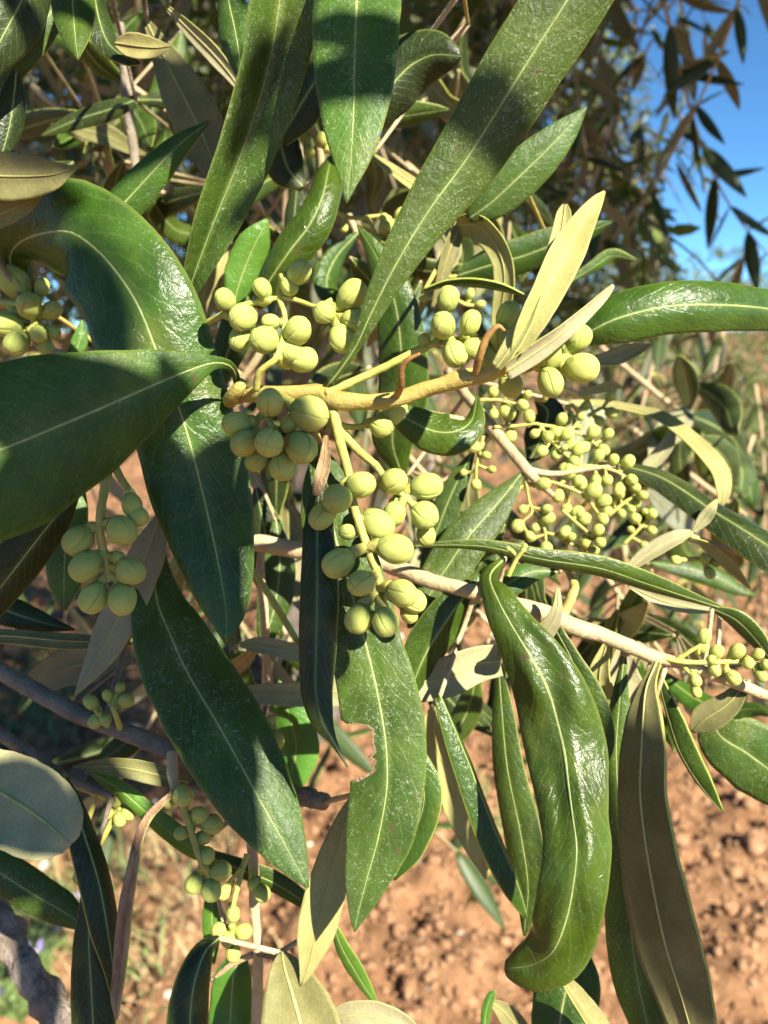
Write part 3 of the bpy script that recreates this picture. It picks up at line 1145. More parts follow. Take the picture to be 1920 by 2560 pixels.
for i, (x, y, d, lab) in enumerate(D_):
    place_spray(protos[(1, 3, 0, 2)[i % 4]], x, y, d, lab, 'blurred sprays behind the sprigs', (random.uniform(-.4, .4), random.uniform(-.5, .5)), random.uniform(0, 6.28), .85)
for e0, kids in protos:                     # the patterns themselves are not part of the place
    for k in reversed(kids):
        bpy.data.objects.remove(k)
    bpy.data.objects.remove(e0)

# ------------------------------------------------------------------ the near sprigs
# 1. the flowering sprig in focus
s1 = Sprig('flowering_olive_sprig', 'sharp flowering olive sprig in the centre with plump green buds and orange main twig', (420, 980, .165))
s1.linkmat = 'twig_young'
s1.twig([(300, 900, 20), (420, 980, 20), (520, 1000, 19), (584, 993, 19), (640, 985, 20), (703, 985, 21), (795, 982, 23), (838, 1000, 25), (922, 1004, 21), (994, 996, 20), (1091, 966, 21), (1158, 947, 23), (1236, 930, 21), (1298, 880, 19), (1342, 815, 14), (1372, 745, 7)], (.20, .165, .145, .132, .128, .126, .125, .124, .123, .122, .121, .120, .119, .117, .1165, .1165), 'twig_young', bumpy=.28)
s1.twig([(584, 993, 18), (575, 1000, 20), (598, 970, 16), (610, 950, 10)], (.135, .13, .127, .127), 'twig_young')
leaf(s1, [(590, 985, 9), (592, 950, 9), (575, 915, 12), (530, 908, 20), (430, 943, 70), (250, 1022, 150), (100, 1085, 195), (0, 1125, 215), (-180, 1190, 200), (-420, 1280, 60)], (.131, .127, .123, .120, .117, .111, .106, .102, .096, .092), roll=(0, 0, -5, -10, -8, -4, 0, 0, 0), dome=.16, top='top', wav=.03, n=44, nu=14)
leaf(s1, [(40, 720, 20), (25, 640, 60), (70, 595, 100), (170, 580, 130), (240, 625, 138), (304, 700, 141), (350, 775, 143), (397, 894, 142), (455, 1042, 132), (502, 1210, 126), (544, 1398, 96), (565, 1524, 55), (566, 1613, 3)], (.150, .146, .139, .131, .1285, .127, .1265, .127, .1285, .129, .128, .127, .126), roll=(0, 0, 0, 5, 10, 8, 0, -4, -6, -4, 0), dome=.2, top='gloss', lump=.05, n=54, nu=14)
leaf(s1, [(468, 790, 8), (470, 735, 18), (525, 580, 50), (605, 380, 68), (668, 180, 78), (700, 0, 85), (710, -200, 75), (690, -480, 4)], (.136, .132, .128, .125, .122, .119, .117, .117), roll=(4, 8, 12, 12, 8), dome=.0, fold=.7, top='fleck', rib='rib', n=44)
leaf(s1, [(812, 972, 9), (850, 925, 10), (893, 860, 14), (920, 800, 24), (985, 670, 44), (1070, 530, 64), (1165, 400, 85), (1255, 258, 95), (1335, 130, 100), (1425, -10, 102), (1520, -170, 90), (1640, -400, 4)], (.124, .122, .120, .1185, .117, .116, .115, .113, .111, .109, .107, .105), roll=(0, 0, 6, 8, 6, 0), dome=.14, top='fleck', wav=.04, n=50, nu=14)
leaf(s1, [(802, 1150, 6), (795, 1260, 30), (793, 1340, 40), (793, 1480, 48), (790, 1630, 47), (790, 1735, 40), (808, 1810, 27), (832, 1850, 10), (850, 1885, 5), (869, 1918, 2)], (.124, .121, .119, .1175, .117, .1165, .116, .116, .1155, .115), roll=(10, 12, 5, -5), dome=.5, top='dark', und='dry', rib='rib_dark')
leaf(s1, [(800, 1110, 8), (812, 1200, 55), (835, 1330, 82), (872, 1460, 92), (911, 1600, 92), (938, 1710, 98), (957, 1810, 103), (966, 1890, 100), (966, 1978, 92), (945, 2096, 84), (917, 2197, 58), (896, 2280, 26), (886, 2330, 2)], (.134, .132, .130, .128, .126, .1245, .124, .1235, .123, .1225, .122, .1215, .121), roll=(0, 4, 6, 4, 0), dome=.12, top='fleck', bite=(.585, .715, 1, .70), n=110, nu=16)
# end of the shoot: pale young leaves seen from beneath
leaf(s1, [(1285, 885, 14), (1315, 820, 32), (1360, 738, 40), (1408, 645, 43), (1456, 560, 29), (1488, 510, 16), (1511, 479, 3)], (.114, .1135, .114, .1155, .1175, .119, .120), roll=(18, 10, 0, -5), side=-1, dome=.1, fold=-.55, top='young', und='under_pale', rib='rib_under', con=False)
leaf(s1, [(1300, 880, 10), (1330, 800, 20), (1372, 695, 24), (1398, 605, 24), (1410, 535, 18), (1412, 512, 6)], (.119, .1195, .1205, .1215, .1225, .123), roll=-5, side=-1, dome=.3, top='young', und='under_pale', rib='rib_under', con=False)
leaf(s1, [(1262, 930, 20), (1330, 885, 24), (1400, 835, 20), (1460, 785, 16), (1510, 738, 11), (1533, 713, 4)], (.115, .1145, .1145, .1155, .117, .118), roll=(20, 20, 10), side=-1, dome=.4, top='young', und='under', rib='rib_under', con=False)
leaf(s1, [(1240, 922, 12), (1272, 880, 20), (1310, 815, 20), (1340, 745, 15), (1362, 690, 4)], (.1145, .1135, .1135, .114, .115), roll=-35, side=-1, dome=.3, top='young', und='under_pale', rib='rib_under', con=False)
for P_, d_ in (([(992, 990, 9), (1003, 962, 9), (1003, 925, 8), (1020, 900, 6), (1050, 884, 4)], (.121, .118, .116, .115, .1145)), ([(1188, 935, 9), (1200, 890, 10), (1218, 842, 9), (1245, 816, 7), (1262, 828, 4)], (.118, .1155, .1145, .114, .114))):
    s1.twig(P_, d_, 'bract', name='bract')
leaf(s1, [(815, 1090, 5), (812, 1150, 14), (800, 1200, 17), (788, 1240, 8)], (.122, .121, .120, .120), side=-1, dome=.5, top='dry', und='dry', rib='bract', con=False, name='dry_bract')
cluster(s1, [[(640, 975, 0), (650, 930, -2), (690, 895, -3), (708, 845, -2), (712, 790, 0), (698, 748, 1)], [(520, 806, 6), (560, 785, 3), (610, 762, 1), (698, 745, 1), (740, 750, 1), (792, 766, 0), (830, 748, 0)], [(698, 748, 1), (699, 715, 1), (715, 695, 0)], [(800, 762, 0), (845, 790, 1)]],
        [(563, 751, 30, 40), (608, 793, 37, 55, 220), (599, 845, 30, 10, 250), (662, 850, 41, 65, 210), (743, 829, 44, 55, 40), (726, 872, 36, 30, 270), (757, 900, 40, 15, 10), (677, 805, 26, 10), (747, 681, 36, 25, 45), (722, 714, 26, 5, 300), (656, 722, 27, 10, 120), (812, 781, 32, 65), (880, 737, 42, 20, 40), (886, 803, 35, 20, -20), (854, 846, 38, 20, -75)], .1245, hw=9)
cluster(s1, [[(700, 990, 0), (660, 985, -6), (660, 1030, -9), (690, 1080, -10), (720, 1120, -9)], [(660, 1030, -9), (625, 1070, -9)]],
        [(675, 1008, 40, 70, 90, -14), (772, 1033, 52, 40, -25, -12), (592, 1058, 37, 20, 190, -11), (612, 1107, 38, 40, 220, -12), (673, 1107, 40, 75, 250, -15), (753, 1118, 45, 50, -60, -12), (707, 1166, 40, 20, -85, -10), (642, 1150, 33, 15, 230, -9), (724, 1060, 30, 40, 40, -10)], .1245, hw=10)
cluster(s1, [[(828, 1010, 0), (840, 1060, -1), (856, 1126, -3), (872, 1185, -4), (882, 1255, -5), (905, 1330, -6), (926, 1390, -7), (945, 1440, -7), (955, 1500, -7)], [(836, 1065, 2), (868, 1098, 1), (905, 1135, 0), (943, 1168, -1), (970, 1210, -2), (1010, 1240, -2), (1040, 1270, -2)], [(890, 1290, -5), (935, 1318, -5)]],
        [(901, 1212, 41, 25, 15, -7), (844, 1246, 42, 65, 200, -9), (806, 1290, 38, 30, 230, -7), (945, 1310, 40, 20, -40, -5), (985, 1286, 36, 20, 70, -3), (987, 1372, 46, 15, -10, -8), (846, 1407, 44, 20, 215, -9), (903, 1458, 41, 65, 200, -12), (1004, 1482, 43, 40, -20, -10), (1030, 1500, 36, 10, -30, -5), (964, 1554, 43, 50, -70, -11), (897, 1546, 41, 30, 250, -9), (1022, 1534, 26, 10, -60, -4), (871, 1330, 22, 10, 180, -5), (983, 1204, 38, 50, 20, -4), (1066, 1216, 37, 10, 5, -2), (1061, 1287, 38, 60, -60, -4), (1065, 1336, 27, 20, -80, -1), (990, 1262, 24, 10, 250, -1)], .1245, hw=13)
cluster(s1, [[(842, 1060, 2), (880, 1068, 3), (925, 1060, 3)]], [(952, 1066, 36, 55, -40, 1), (978, 1034, 34, 20, 30, 3), (995, 1022, 24, 10, 40, 5)], .1245, hw=9)
cluster(s1, [[(815, 985, 0), (880, 955, 0), (960, 918, 0), (1050, 872, 0), (1090, 858, 0), (1150, 850, 1), (1215, 855, 2)], [(1090, 858, 0), (1120, 800, 0)]],
        [(1120, 748, 35, 20, 80), (1108, 815, 42, 70, 120, -4), (1137, 884, 39, 25, -70, -2), (1176, 808, 33, 20, 70), (1270, 792, 38, 20, 75, 1), (1249, 846, 34, 30, 100, 0), (1181, 871, 30, 30), (1212, 892, 28, 20), (1276, 960, 34, 10, -70, 5), (1060, 850, 18, 10, 100)], .1235, hw=11)
cluster(s1, [[(1245, 935, 2), (1300, 930, 4), (1350, 915, 5), (1410, 905, 5)]],
        [(1376, 955, 37, 30, -80, 0), (1454, 920, 43, 25, -8, 1), (1408, 912, 34, 20, 10, 3), (1371, 890, 40, 50, 90, 1), (1446, 846, 34, 15, 50, 3), (1345, 900, 30, 15, 150, 4), (1420, 870, 30, 10, 60, 4)], .120, hw=9)
s1.done()

# 2. the sprig of small bud clusters behind it on the right
s2 = Sprig('olive_sprig', 'tan twigged olive sprig with many small pale bud clusters right of centre', (1194, 1025, .165))
s2.linkmat = 'twig_tan'
s2.twig([(1120, 930, 13), (1194, 1025, 14), (1228, 1067, 16), (1270, 1118, 14), (1316, 1173, 15), (1345, 1205, 11), (1385, 1240, 7)], (.185, .172, .168, .165, .162, .161, .160), 'twig_tan')
s2.twig([(1316, 1173, 10), (1355, 1182, 8), (1400, 1184, 7), (1470, 1172, 6), (1540, 1165, 5)], (.162, .162, .163, .165, .168), 'twig_tan')
for q_, (pts, r_, n_) in enumerate([([(1200, 1000), (1245, 1000), (1300, 1012)], 15, 6), ([(1235, 1068), (1290, 1065), (1345, 1060), (1365, 1085)], 16, 6), ([(1345, 1062), (1400, 1070), (1460, 1090), (1500, 1120)], 16, 8),
        ([(1365, 1085), (1395, 1120), (1430, 1150)], 16, 7), ([(1400, 1182), (1470, 1165), (1530, 1175), (1570, 1195)], 17, 9), ([(1360, 1200), (1410, 1215), (1460, 1240), (1500, 1290)], 17, 10),
        ([(1312, 1180), (1322, 1250), (1330, 1280), (1300, 1310)], 17, 6), ([(1330, 1275), (1360, 1320), (1365, 1365)], 16, 5), ([(1208, 1090), (1192, 1160), (1190, 1205)], 15, 5), ([(1405, 1275), (1450, 1315), (1495, 1352)], 16, 5),
        ([(1470, 1040), (1505, 1020), (1525, 1030)], 15, 5), ([(1430, 1010), (1445, 1035), (1420, 1050)], 13, 4), ([(1520, 1290), (1570, 1250), (1600, 1240)], 14, 7), ([(1560, 1360), (1610, 1310), (1625, 1290)], 14, 6), ([(1400, 1345), (1440, 1365), (1480, 1375)], 14, 5)]):
    panicle(s2, pts, spread=1.6, d=(.163, .166, .169, .166, .166, .164, .162, .163, .166, .162, .175, .175, .19, .19, .165)[q_], r=r_ * 1.12, nb=max(4, int(n_ * .92)), sd=100 + q_)
leaf(s2, [(1304, 1183, 6), (1268, 1230, 28), (1225, 1280, 46), (1168, 1345, 56), (1110, 1430, 55), (1060, 1510, 35), (1020, 1570, 4)], (.162, .160, .158, .156, .155, .154, .154), roll=8, dome=.12, top='fleck', con=False)
leaf(s2, [(1183, 1130, 5), (1150, 1190, 24), (1118, 1260, 34), (1088, 1340, 30), (1050, 1440, 4)], (.168, .168, .168, .168, .168), roll=15, top='top')
leaf(s2, [(960, 1010, 10), (1020, 1048, 38), (1085, 1078, 52), (1140, 1078, 50), (1180, 1050, 28), (1193, 990, 3)], (.150, .150, .149, .148, .150, .154), roll=(0, -10, -25, -35), dome=.35, top='gloss')
leaf(s2, [(1010, 1200, 6), (980, 1100, 55), (1003, 990, 62), (1002, 873, 60), (985, 750, 50), (940, 640, 28), (893, 562, 3)], (.185, .180, .176, .173, .172, .172, .173), roll=-12, top='gloss')
leaf(s2, [(1420, 1010, 6), (1500, 1012, 8), (1591, 1027, 10), (1663, 1052, 14), (1747, 1122, 18), (1795, 1180, 20), (1806, 1232, 16), (1800, 1272, 3)], (.20, .20, .195, .19, .185, .182, .18, .18), roll=(-60, -55, -50, -20), side=-1, top='young', und='under_pale')
leaf(s2, [(1490, 1150, 8), (1560, 1165, 16), (1640, 1188, 24), (1700, 1220, 30), (1780, 1275, 34), (1860, 1325, 40), (1960, 1390, 40), (2100, 1480, 4)], (.178, .176, .173, .170, .166, .162, .158, .155), roll=-40, side=1, top='dark', dome=.4)
leaf(s2, [(1560, 1200, 4), (1620, 1165, 16), (1665, 1115, 18), (1690, 1060, 3)], (.2, .2, .2, .2), side=-1, top='far')
s2.done()

# 3. the sprig on the pale twig that crosses below
s3 = Sprig('olive_sprig', 'olive sprig on pale straight twig slanting to the right edge, with curled glossy leaf', (620, 1350, .165))
s3.linkmat = 'twig_tan'
s3.twig([(540, 1335, 22), (620, 1352, 22), (730, 1372, 22), (850, 1390, 21), (949, 1408, 20), (1021, 1430, 20), (1084, 1455, 20), (1147, 1470, 20), (1271, 1508, 21), (1347, 1530, 23), (1400, 1552, 27), (1423, 1562, 22), (1515, 1592, 20), (1629, 1640, 17), (1705, 1660, 14), (1769, 1682, 15), (1850, 1712, 14), (1930, 1745, 14)], (.168, .163, .160, .157, .154, .151, .149, .147, .145, .144, .1435, .143, .143, .144, .145, .146, .148, .150), 'twig_tan')
s3.twig([(1401, 1550, 14), (1425, 1500, 13), (1436, 1465, 12), (1420, 1430, 8), (1400, 1405, 5)], (.144, .145, .146, .148, .150), 'twig_young')
s3.twig([(655, 1365, 9), (650, 1420, 11), (660, 1520, 11), (664, 1620, 11), (666, 1720, 12), (650, 1840, 9)], (.163, .163, .164, .166, .168, .17), 'twig_tan')
s3.twig([(600, 1390, 9), (640, 1440, 9), (690, 1515, 9), (742, 1600, 8), (800, 1680, 5)], (.158, .157, .156, .155, .155), 'stalk')
leaf(s3, [(1262, 1395, 5), (1225, 1440, 26), (1245, 1500, 42), (1282, 1570, 56), (1325, 1640, 74), (1363, 1715, 90), (1390, 1795, 100), (1412, 1880, 102), (1422, 1960, 94), (1432, 2040, 86), (1442, 2125, 86), (1432, 2220, 85), (1412, 2310, 84), (1380, 2380, 80), (1330, 2412, 66), (1285, 2420, 44), (1262, 2420, 22)], (.140, .136, .132, .130, .1285, .1275, .127, .126, .124, .1215, .119, .118, .1185, .120, .1225, .125, .127), roll=(0, 6, 8, 4, 0, 0, 0), dome=.44, top='gloss', und='under', lump=.24, wav=.1, n=70, nu=18)
leaf(s3, [(1810, 1522, 4), (1726, 1495, 13), (1610, 1457, 24), (1500, 1421, 26), (1350, 1397, 22), (1220, 1367, 15), (1120, 1362, 9), (1020, 1366, 3)], (.150, .147, .1445, .143, .142, .142, .1425, .143), roll=(-25, -30, -25, -10), dome=.45, top='gloss', con=False)
leaf(s3, [(1780, 1520, 6), (1840, 1550, 22), (1890, 1600, 22), (1935, 1660, 3)], (.150, .149, .149, .149), roll=30, top='gloss')
leaf(s3, [(1800, 1525, 5), (1730, 1520, 14), (1650, 1500, 16), (1570, 1465, 3)], (.152, .152, .152, .152), side=-1, top='top')
leaf(s3, [(1205, 1440, 8), (1150, 1505, 40), (1105, 1570, 52), (1062, 1640, 48), (1030, 1720, 30), (1010, 1790, 3)], (.148, .147, .1465, .1465, .147, .148), roll=-20, fold=-.45, dome=0, top='gloss', con=False)
leaf(s3, [(1250, 1650, 38), (1190, 1660, 44), (1120, 1690, 50), (1030, 1708, 48), (930, 1720, 42), (800, 1732, 34), (700, 1735, 28), (640, 1732, 22), (590, 1728, 3)], (.152, .150, .149, .1485, .148, .149, .150, .151, .152), roll=-8, side=-1, dome=.2, und='under', con=True)
leaf(s3, [(770, 1640, 20), (700, 1622, 22), (640, 1612, 19), (575, 1622, 3)], (.153, .152, .152, .152), side=-1, dome=.25)
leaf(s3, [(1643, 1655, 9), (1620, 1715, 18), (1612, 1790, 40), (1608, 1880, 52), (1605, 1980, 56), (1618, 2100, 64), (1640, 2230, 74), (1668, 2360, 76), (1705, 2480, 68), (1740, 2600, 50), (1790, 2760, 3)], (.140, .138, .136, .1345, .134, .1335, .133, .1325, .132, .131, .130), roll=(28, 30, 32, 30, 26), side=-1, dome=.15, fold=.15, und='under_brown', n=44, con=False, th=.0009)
leaf(s3, [(1560, 1640, 6), (1548, 1760, 24), (1540, 1880, 40), (1548, 2020, 52), (1570, 2200, 64), (1580, 2350, 68), (1600, 2480, 66), (1640, 2640, 30), (1670, 2720, 3)], (.146, .145, .1435, .142, .141, .140, .139, .138, .138), roll=10, dome=.4, top='fleck', n=40)
leaf(s3, [(1645, 1690, 5), (1670, 1790, 18), (1700, 1880, 22), (1745, 1955, 18), (1806, 2030, 2)], (.148, .148, .148, .148, .148), roll=50, fold=-.4, top='top')
leaf(s3, [(1390, 1575, 14), (1425, 1640, 20), (1460, 1720, 34), (1490, 1800, 36), (1505, 1870, 26), (1500, 1932, 4)], (.142, .141, .1405, .140, .140, .140), roll=22, dome=.3, top='top', con=False)
leaf(s3, [(1560, 1590, 6), (1555, 1680, 36), (1580, 1780, 46), (1570, 1860, 30), (1565, 1960, 3)], (.165, .166, .167, .168, .168), roll=-20, side=-1, dome=.2, und='under')
leaf(s3, [(1520, 1600, 6), (1500, 1700, 30), (1530, 1800, 45), (1550, 1900, 30), (1560, 1980, 3)], (.158, .158, .158, .158, .158), roll=20, side=-1, und='under_pale')
leaf(s3, [(1395, 1470, 4), (1390, 1530, 14), (1360, 1580, 24), (1320, 1600, 20), (1300, 1612, 3)], (.138, .138, .139, .139, .139), roll=-30, side=-1, fold=.2, und='under', con=False)
leaf(s3, [(1400, 1430, 4), (1330, 1430, 26), (1270, 1460, 32), (1225, 1500, 3)], (.152, .151, .150, .150), roll=10, top='top')
leaf(s3, [(1760, 1775, 10), (1800, 1840, 62), (1860, 1880, 84), (1930, 1930, 86), (2040, 2000, 60), (2140, 2060, 3)], (.158, .156, .155, .154, .153, .153), roll=12, dome=.15, top='fleck')
leaf(s3, [(1870, 1700, 8), (1820, 1760, 30), (1760, 1800, 34), (1730, 1830, 4)], (.150, .150, .151, .152), side=-1, und='under_brown')
leaf(s3, [(1095, 1745, 8), (1085, 1840, 40), (1120, 1940, 46), (1165, 2040, 46), (1205, 2130, 34), (1215, 2198, 3)], (.175, .175, .176, .177, .178, .179), roll=-12, side=-1, dome=.15, und='under_pale')
leaf(s3, [(1100, 1740, 8), (1140, 1830, 20), (1190, 1955, 26), (1240, 2085, 28), (1292, 2205, 24), (1318, 2295, 4)], (.142, .141, .140, .139, .138, .138), roll=-48, fold=-.4, top='gloss')
leaf(s3, [(1245, 1640, 6), (1255, 1780, 26), (1268, 1920, 38), (1300, 2080, 46), (1320, 2220, 40), (1310, 2340, 3)], (.155, .154, .153, .152, .152, .152), roll=20, top='top')
leaf(s3, [(1440, 2330, 8), (1425, 2430, 70), (1405, 2520, 80), (1390, 2640, 60), (1380, 2740, 3)], (.152, .150, .149, .148, .148), top='fleck', roll=10)
leaf(s3, [(1385, 2420, 6), (1440, 2500, 20), (1500, 2590, 24), (1560, 2680, 3)], (.140, .140, .140, .140), roll=-40, fold=-.3, side=-1, und='under_brown')
leaf(s3, [(960, 1720, 6), (985, 1850, 40), (1060, 1980, 40), (1020, 2120, 34), (985, 2200, 3)], (.140, .138, .137, .137, .137), roll=25, top='gloss')
cluster(s3, [[(1640, 1642, 0), (1710, 1655, -1), (1790, 1655, -1), (1860, 1655, 0), (1930, 1670, 0)], [(1690, 1650, 0), (1730, 1625, -1), (1755, 1612, -1)], [(1700, 1655, 0), (1730, 1690, 0)]],
        [(1760, 1592, 20, 20, 85), (1757, 1620, 17, 20, 60), (1791, 1630, 20, 30, 60), (1778, 1650, 16, 20), (1786, 1675, 16, 20, -60), (1842, 1628, 20, 30, 50), (1870, 1657, 19, 50), (1895, 1636, 18, 25, 60), (1914, 1662, 17, 30), (1832, 1694, 21, 20, -50), (1902, 1688, 18, 20, -50), (1739, 1700, 18, 20, -70), (1740, 1728, 17, 20, -80)], .144, hw=7)
cluster(s3, [[(1270, 1440, 0), (1290, 1400, -1), (1310, 1372, -2)]], [(1312, 1366, 8, 10), (1272, 1372, 7, 10)], .138, hw=7)
s3.done()

# 4. the greyish twigs on the left
s4 = Sprig('olive_sprig', 'shaded olive sprig with grey twig, hanging green buds and long dark leaves at the left', (0, 1672, .15))
s4.linkmat = 'twig_grey'
s4.twig([(-120, 1605, 20), (0, 1676, 21), (105, 1737, 22), (190, 1782, 23), (274, 1815, 23), (380, 1856, 24), (450, 1892, 22), (560, 1960, 18), (660, 2040, 12)], (.152, .149, .146, .144, .142, .141, .140, .141, .143), 'twig_grey')
s4.twig([(-100, 1770, 15), (0, 1835, 16), (84, 1888, 17), (150, 1940, 16), (210, 1965, 12), (280, 1990, 8)], (.148, .145, .143, .141, .141, .141), 'twig_grey')
s4.twig([(430, 1880, 14), (432, 1940, 14), (450, 2000, 12), (478, 2070, 10)], (.136, .134, .133, .132), 'twig_tan')
leaf(s4, [(400, 1330, 8), (385, 1420, 40), (395, 1510, 68), (428, 1590, 92), (462, 1668, 104), (500, 1735, 110), (548, 1815, 112), (612, 1930, 106), (655, 2010, 92), (700, 2090, 66), (738, 2160, 36), (770, 2220, 3)], (.142, .140, .138, .136, .134, .132, .130, .128, .127, .126, .1255, .125), roll=(0, -8, -10, -6, 0), dome=.14, top='fleck', n=54, nu=14)
leaf(s4, [(405, 1285, 12), (370, 1380, 42), (318, 1500, 48), (270, 1600, 42), (225, 1680, 22), (188, 1738, 2)], (.142, .140, .138, .137, .136, .135), roll=(30, 25, 20), side=-1, dome=.1, fold=.1, und='under')
leaf(s4, [(-80, 1910, 60), (-20, 1965, 92), (60, 2015, 106), (115, 2055, 98), (155, 2090, 72), (178, 2112, 26)], (.128, .126, .124, .123, .122, .122), roll=5, side=-1, dome=.12, und='under', wav=.08)
leaf(s4, [(-60, 2140, 30), (20, 2195, 46), (90, 2240, 44), (160, 2280, 36), (230, 2330, 3)], (.158, .157, .156, .156, .156), side=1, roll=20, top='fleck')
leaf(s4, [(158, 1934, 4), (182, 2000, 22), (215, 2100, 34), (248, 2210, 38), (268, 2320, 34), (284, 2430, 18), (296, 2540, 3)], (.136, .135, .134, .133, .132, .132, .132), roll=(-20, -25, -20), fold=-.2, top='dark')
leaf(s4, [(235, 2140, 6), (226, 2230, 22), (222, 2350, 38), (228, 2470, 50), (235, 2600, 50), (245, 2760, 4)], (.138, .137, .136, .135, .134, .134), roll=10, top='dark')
leaf(s4, [(425, 1990, 8), (378, 2035, 10), (352, 2085, 11), (338, 2150, 13), (322, 2240, 16), (310, 2340, 17), (300, 2440, 15), (292, 2500, 12), (292, 2548, 3)], (.131, .129, .128, .127, .127, .127, .127, .127, .127), roll=(10, 30, 50, 20), fold=.5, top='dry', und='dry', rib='bract', name='withered_leaf')
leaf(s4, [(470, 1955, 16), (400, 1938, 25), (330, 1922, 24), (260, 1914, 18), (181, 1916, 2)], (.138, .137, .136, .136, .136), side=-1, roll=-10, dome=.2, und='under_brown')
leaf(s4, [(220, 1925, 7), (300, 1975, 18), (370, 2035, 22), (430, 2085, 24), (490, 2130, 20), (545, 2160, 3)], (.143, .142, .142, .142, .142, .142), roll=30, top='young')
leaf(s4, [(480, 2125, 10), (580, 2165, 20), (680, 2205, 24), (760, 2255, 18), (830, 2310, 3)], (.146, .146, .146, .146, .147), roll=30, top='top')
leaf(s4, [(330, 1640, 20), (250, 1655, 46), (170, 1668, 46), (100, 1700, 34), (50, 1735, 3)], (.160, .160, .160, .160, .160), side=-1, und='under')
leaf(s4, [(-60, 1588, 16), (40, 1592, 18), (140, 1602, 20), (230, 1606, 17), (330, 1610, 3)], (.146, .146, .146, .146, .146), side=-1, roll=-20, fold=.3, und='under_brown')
leaf(s4, [(390, 1840, 10), (330, 1850, 30), (270, 1890, 26), (230, 1910, 3)], (.152, .152, .152, .152), roll=20, top='top')
leaf(s4, [(700, 2110, 4), (660, 2050, 26), (640, 1960, 40), (600, 1860, 36), (560, 1800, 3)], (.165, .165, .165, .165, .165), roll=20, side=-1, und='under')
leaf(s4, [(690, 1700, 6), (720, 1780, 40), (740, 1880, 52), (700, 1990, 30), (680, 2060, 3)], (.172, .172, .172, .172, .172), roll=20, top='young')
cluster(s4, [[(275, 1140, 6), (262, 1220, 2), (250, 1300, 0), (256, 1370, 0), (270, 1420, 0), (275, 1455, 0)], [(278, 1150, 6), (305, 1200, 3), (340, 1250, 2)]],
        [(196, 1351, 40, 15, 230), (215, 1415, 42, 30, 225), (234, 1494, 42, 20, 250), (306, 1497, 42, 35, -75), (325, 1428, 40, 35, -10), (304, 1326, 42, 40, -30), (346, 1290, 28, 20, -40), (295, 1394, 20, 20, -10), (330, 1262, 30, 10, -70)], .1235, hw=13)
cluster(s4, [[(430, 1975, 0), (456, 2010, -1), (477, 2072, -2), (494, 2134, -3), (508, 2175, -3)]],
        [(456, 1990, 30, 40), (426, 2003, 20, 20), (498, 2037, 26, 30), (528, 2060, 28, 25, 0), (456, 2082, 20, 20), (506, 2095, 22, 30), (515, 2138, 28, 50), (550, 2176, 28, 25, 10), (487, 2207, 27, 25, 240), (528, 2224, 29, 25, 280)], .133, hw=9)
cluster(s4, [[(180, 1960, 0), (230, 1980, 0), (280, 2005, 0), (305, 2025, 0)]], [(270, 2031, 18, 20, 250), (300, 2047, 22, 30, 280), (320, 2033, 19, 20, -20), (290, 1998, 22, 30, 60), (260, 1985, 18, 30), (190, 2120, 15, 20), (203, 2190, 20, 20)], .145, hw=8)
cluster(s4, [[(300, 1820, 0), (290, 1790, -2), (280, 1765, -2)], [(270, 1815, 0), (245, 1780, -2)]], [(228, 1756, 20, 20), (314, 1752, 22, 30), (240, 1802, 20, 20), (264, 1800, 18, 20), (270, 1740, 18, 20), (300, 1720, 16, 10)], .140, hw=8)
cluster(s4, [[(690, 1790, 0), (665, 1800, 0), (645, 1820, 0)]], [(660, 1830, 22, 20), (690, 1850, 24, 30, 280), (640, 1800, 18, 20)], .165, hw=7)
s4.done()

# 5. thick bark branch in the lower left corner
s5 = Sprig('bark_branch', 'thick rough bark branch in the bottom left corner', (-60, 2190, .19))
s5.twig([(-160, 2040, 50), (-60, 2210, 46), (5, 2325, 43), (75, 2440, 41), (155, 2560, 40), (250, 2720, 40)], (.20, .195, .19, .187, .185, .183), 'bark', n=60, bumpy=.5, name='limb')
s5.done()

s6 = Sprig('olive_sprig', 'olive sprig on an upright grey stick at the bottom, left of the centre', (641, 2620, .15))
s6.linkmat = 'twig_tan'
s6.twig([(636, 2680, 14), (641, 2560, 14), (645, 2390, 13), (637, 2280, 13), (632, 2140, 13), (620, 2020, 9)], (.150, .147, .145, .144, .143, .143), 'twig_tan')
s6.twig([(734, 1985, 22), (772, 1994, 24), (812, 2005, 22)], (.150, .148, .146), 'twig_grey', name='broken_stub', bumpy=.4)
s6.twig([(640, 2385, 6), (680, 2392, 6), (708, 2384, 6)], (.145, .140, .137), 'twig_grey')
s6.twig([(635, 2385, 8), (580, 2410, 8), (530, 2450, 7)], (.146, .148, .15), 'twig_tan')
leaf(s6, [(548, 2345, 8), (515, 2375, 26), (490, 2440, 40), (478, 2510, 48), (474, 2600, 50), (470, 2740, 3)], (.132, .130, .128, .127, .126, .126), roll=-15, dome=.45, top='dark')
leaf(s6, [(600, 2390, 22), (584, 2440, 44), (578, 2510, 52), (574, 2600, 48), (570, 2720, 3)], (.150, .149, .149, .148, .148), top='young', roll=-5)
leaf(s6, [(534, 2200, 8), (530, 2270, 22), (530, 2340, 22), (535, 2410, 3)], (.156, .156, .156, .156), top='young', roll=5)
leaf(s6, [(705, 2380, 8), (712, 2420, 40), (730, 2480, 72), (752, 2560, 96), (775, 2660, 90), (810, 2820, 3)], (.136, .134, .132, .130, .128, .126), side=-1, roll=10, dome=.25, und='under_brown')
leaf(s6, [(800, 2570, 10), (860, 2540, 28), (930, 2540, 36), (1000, 2565, 32), (1080, 2610, 3)], (.138, .136, .135, .134, .134), side=-1, roll=15, und='under')
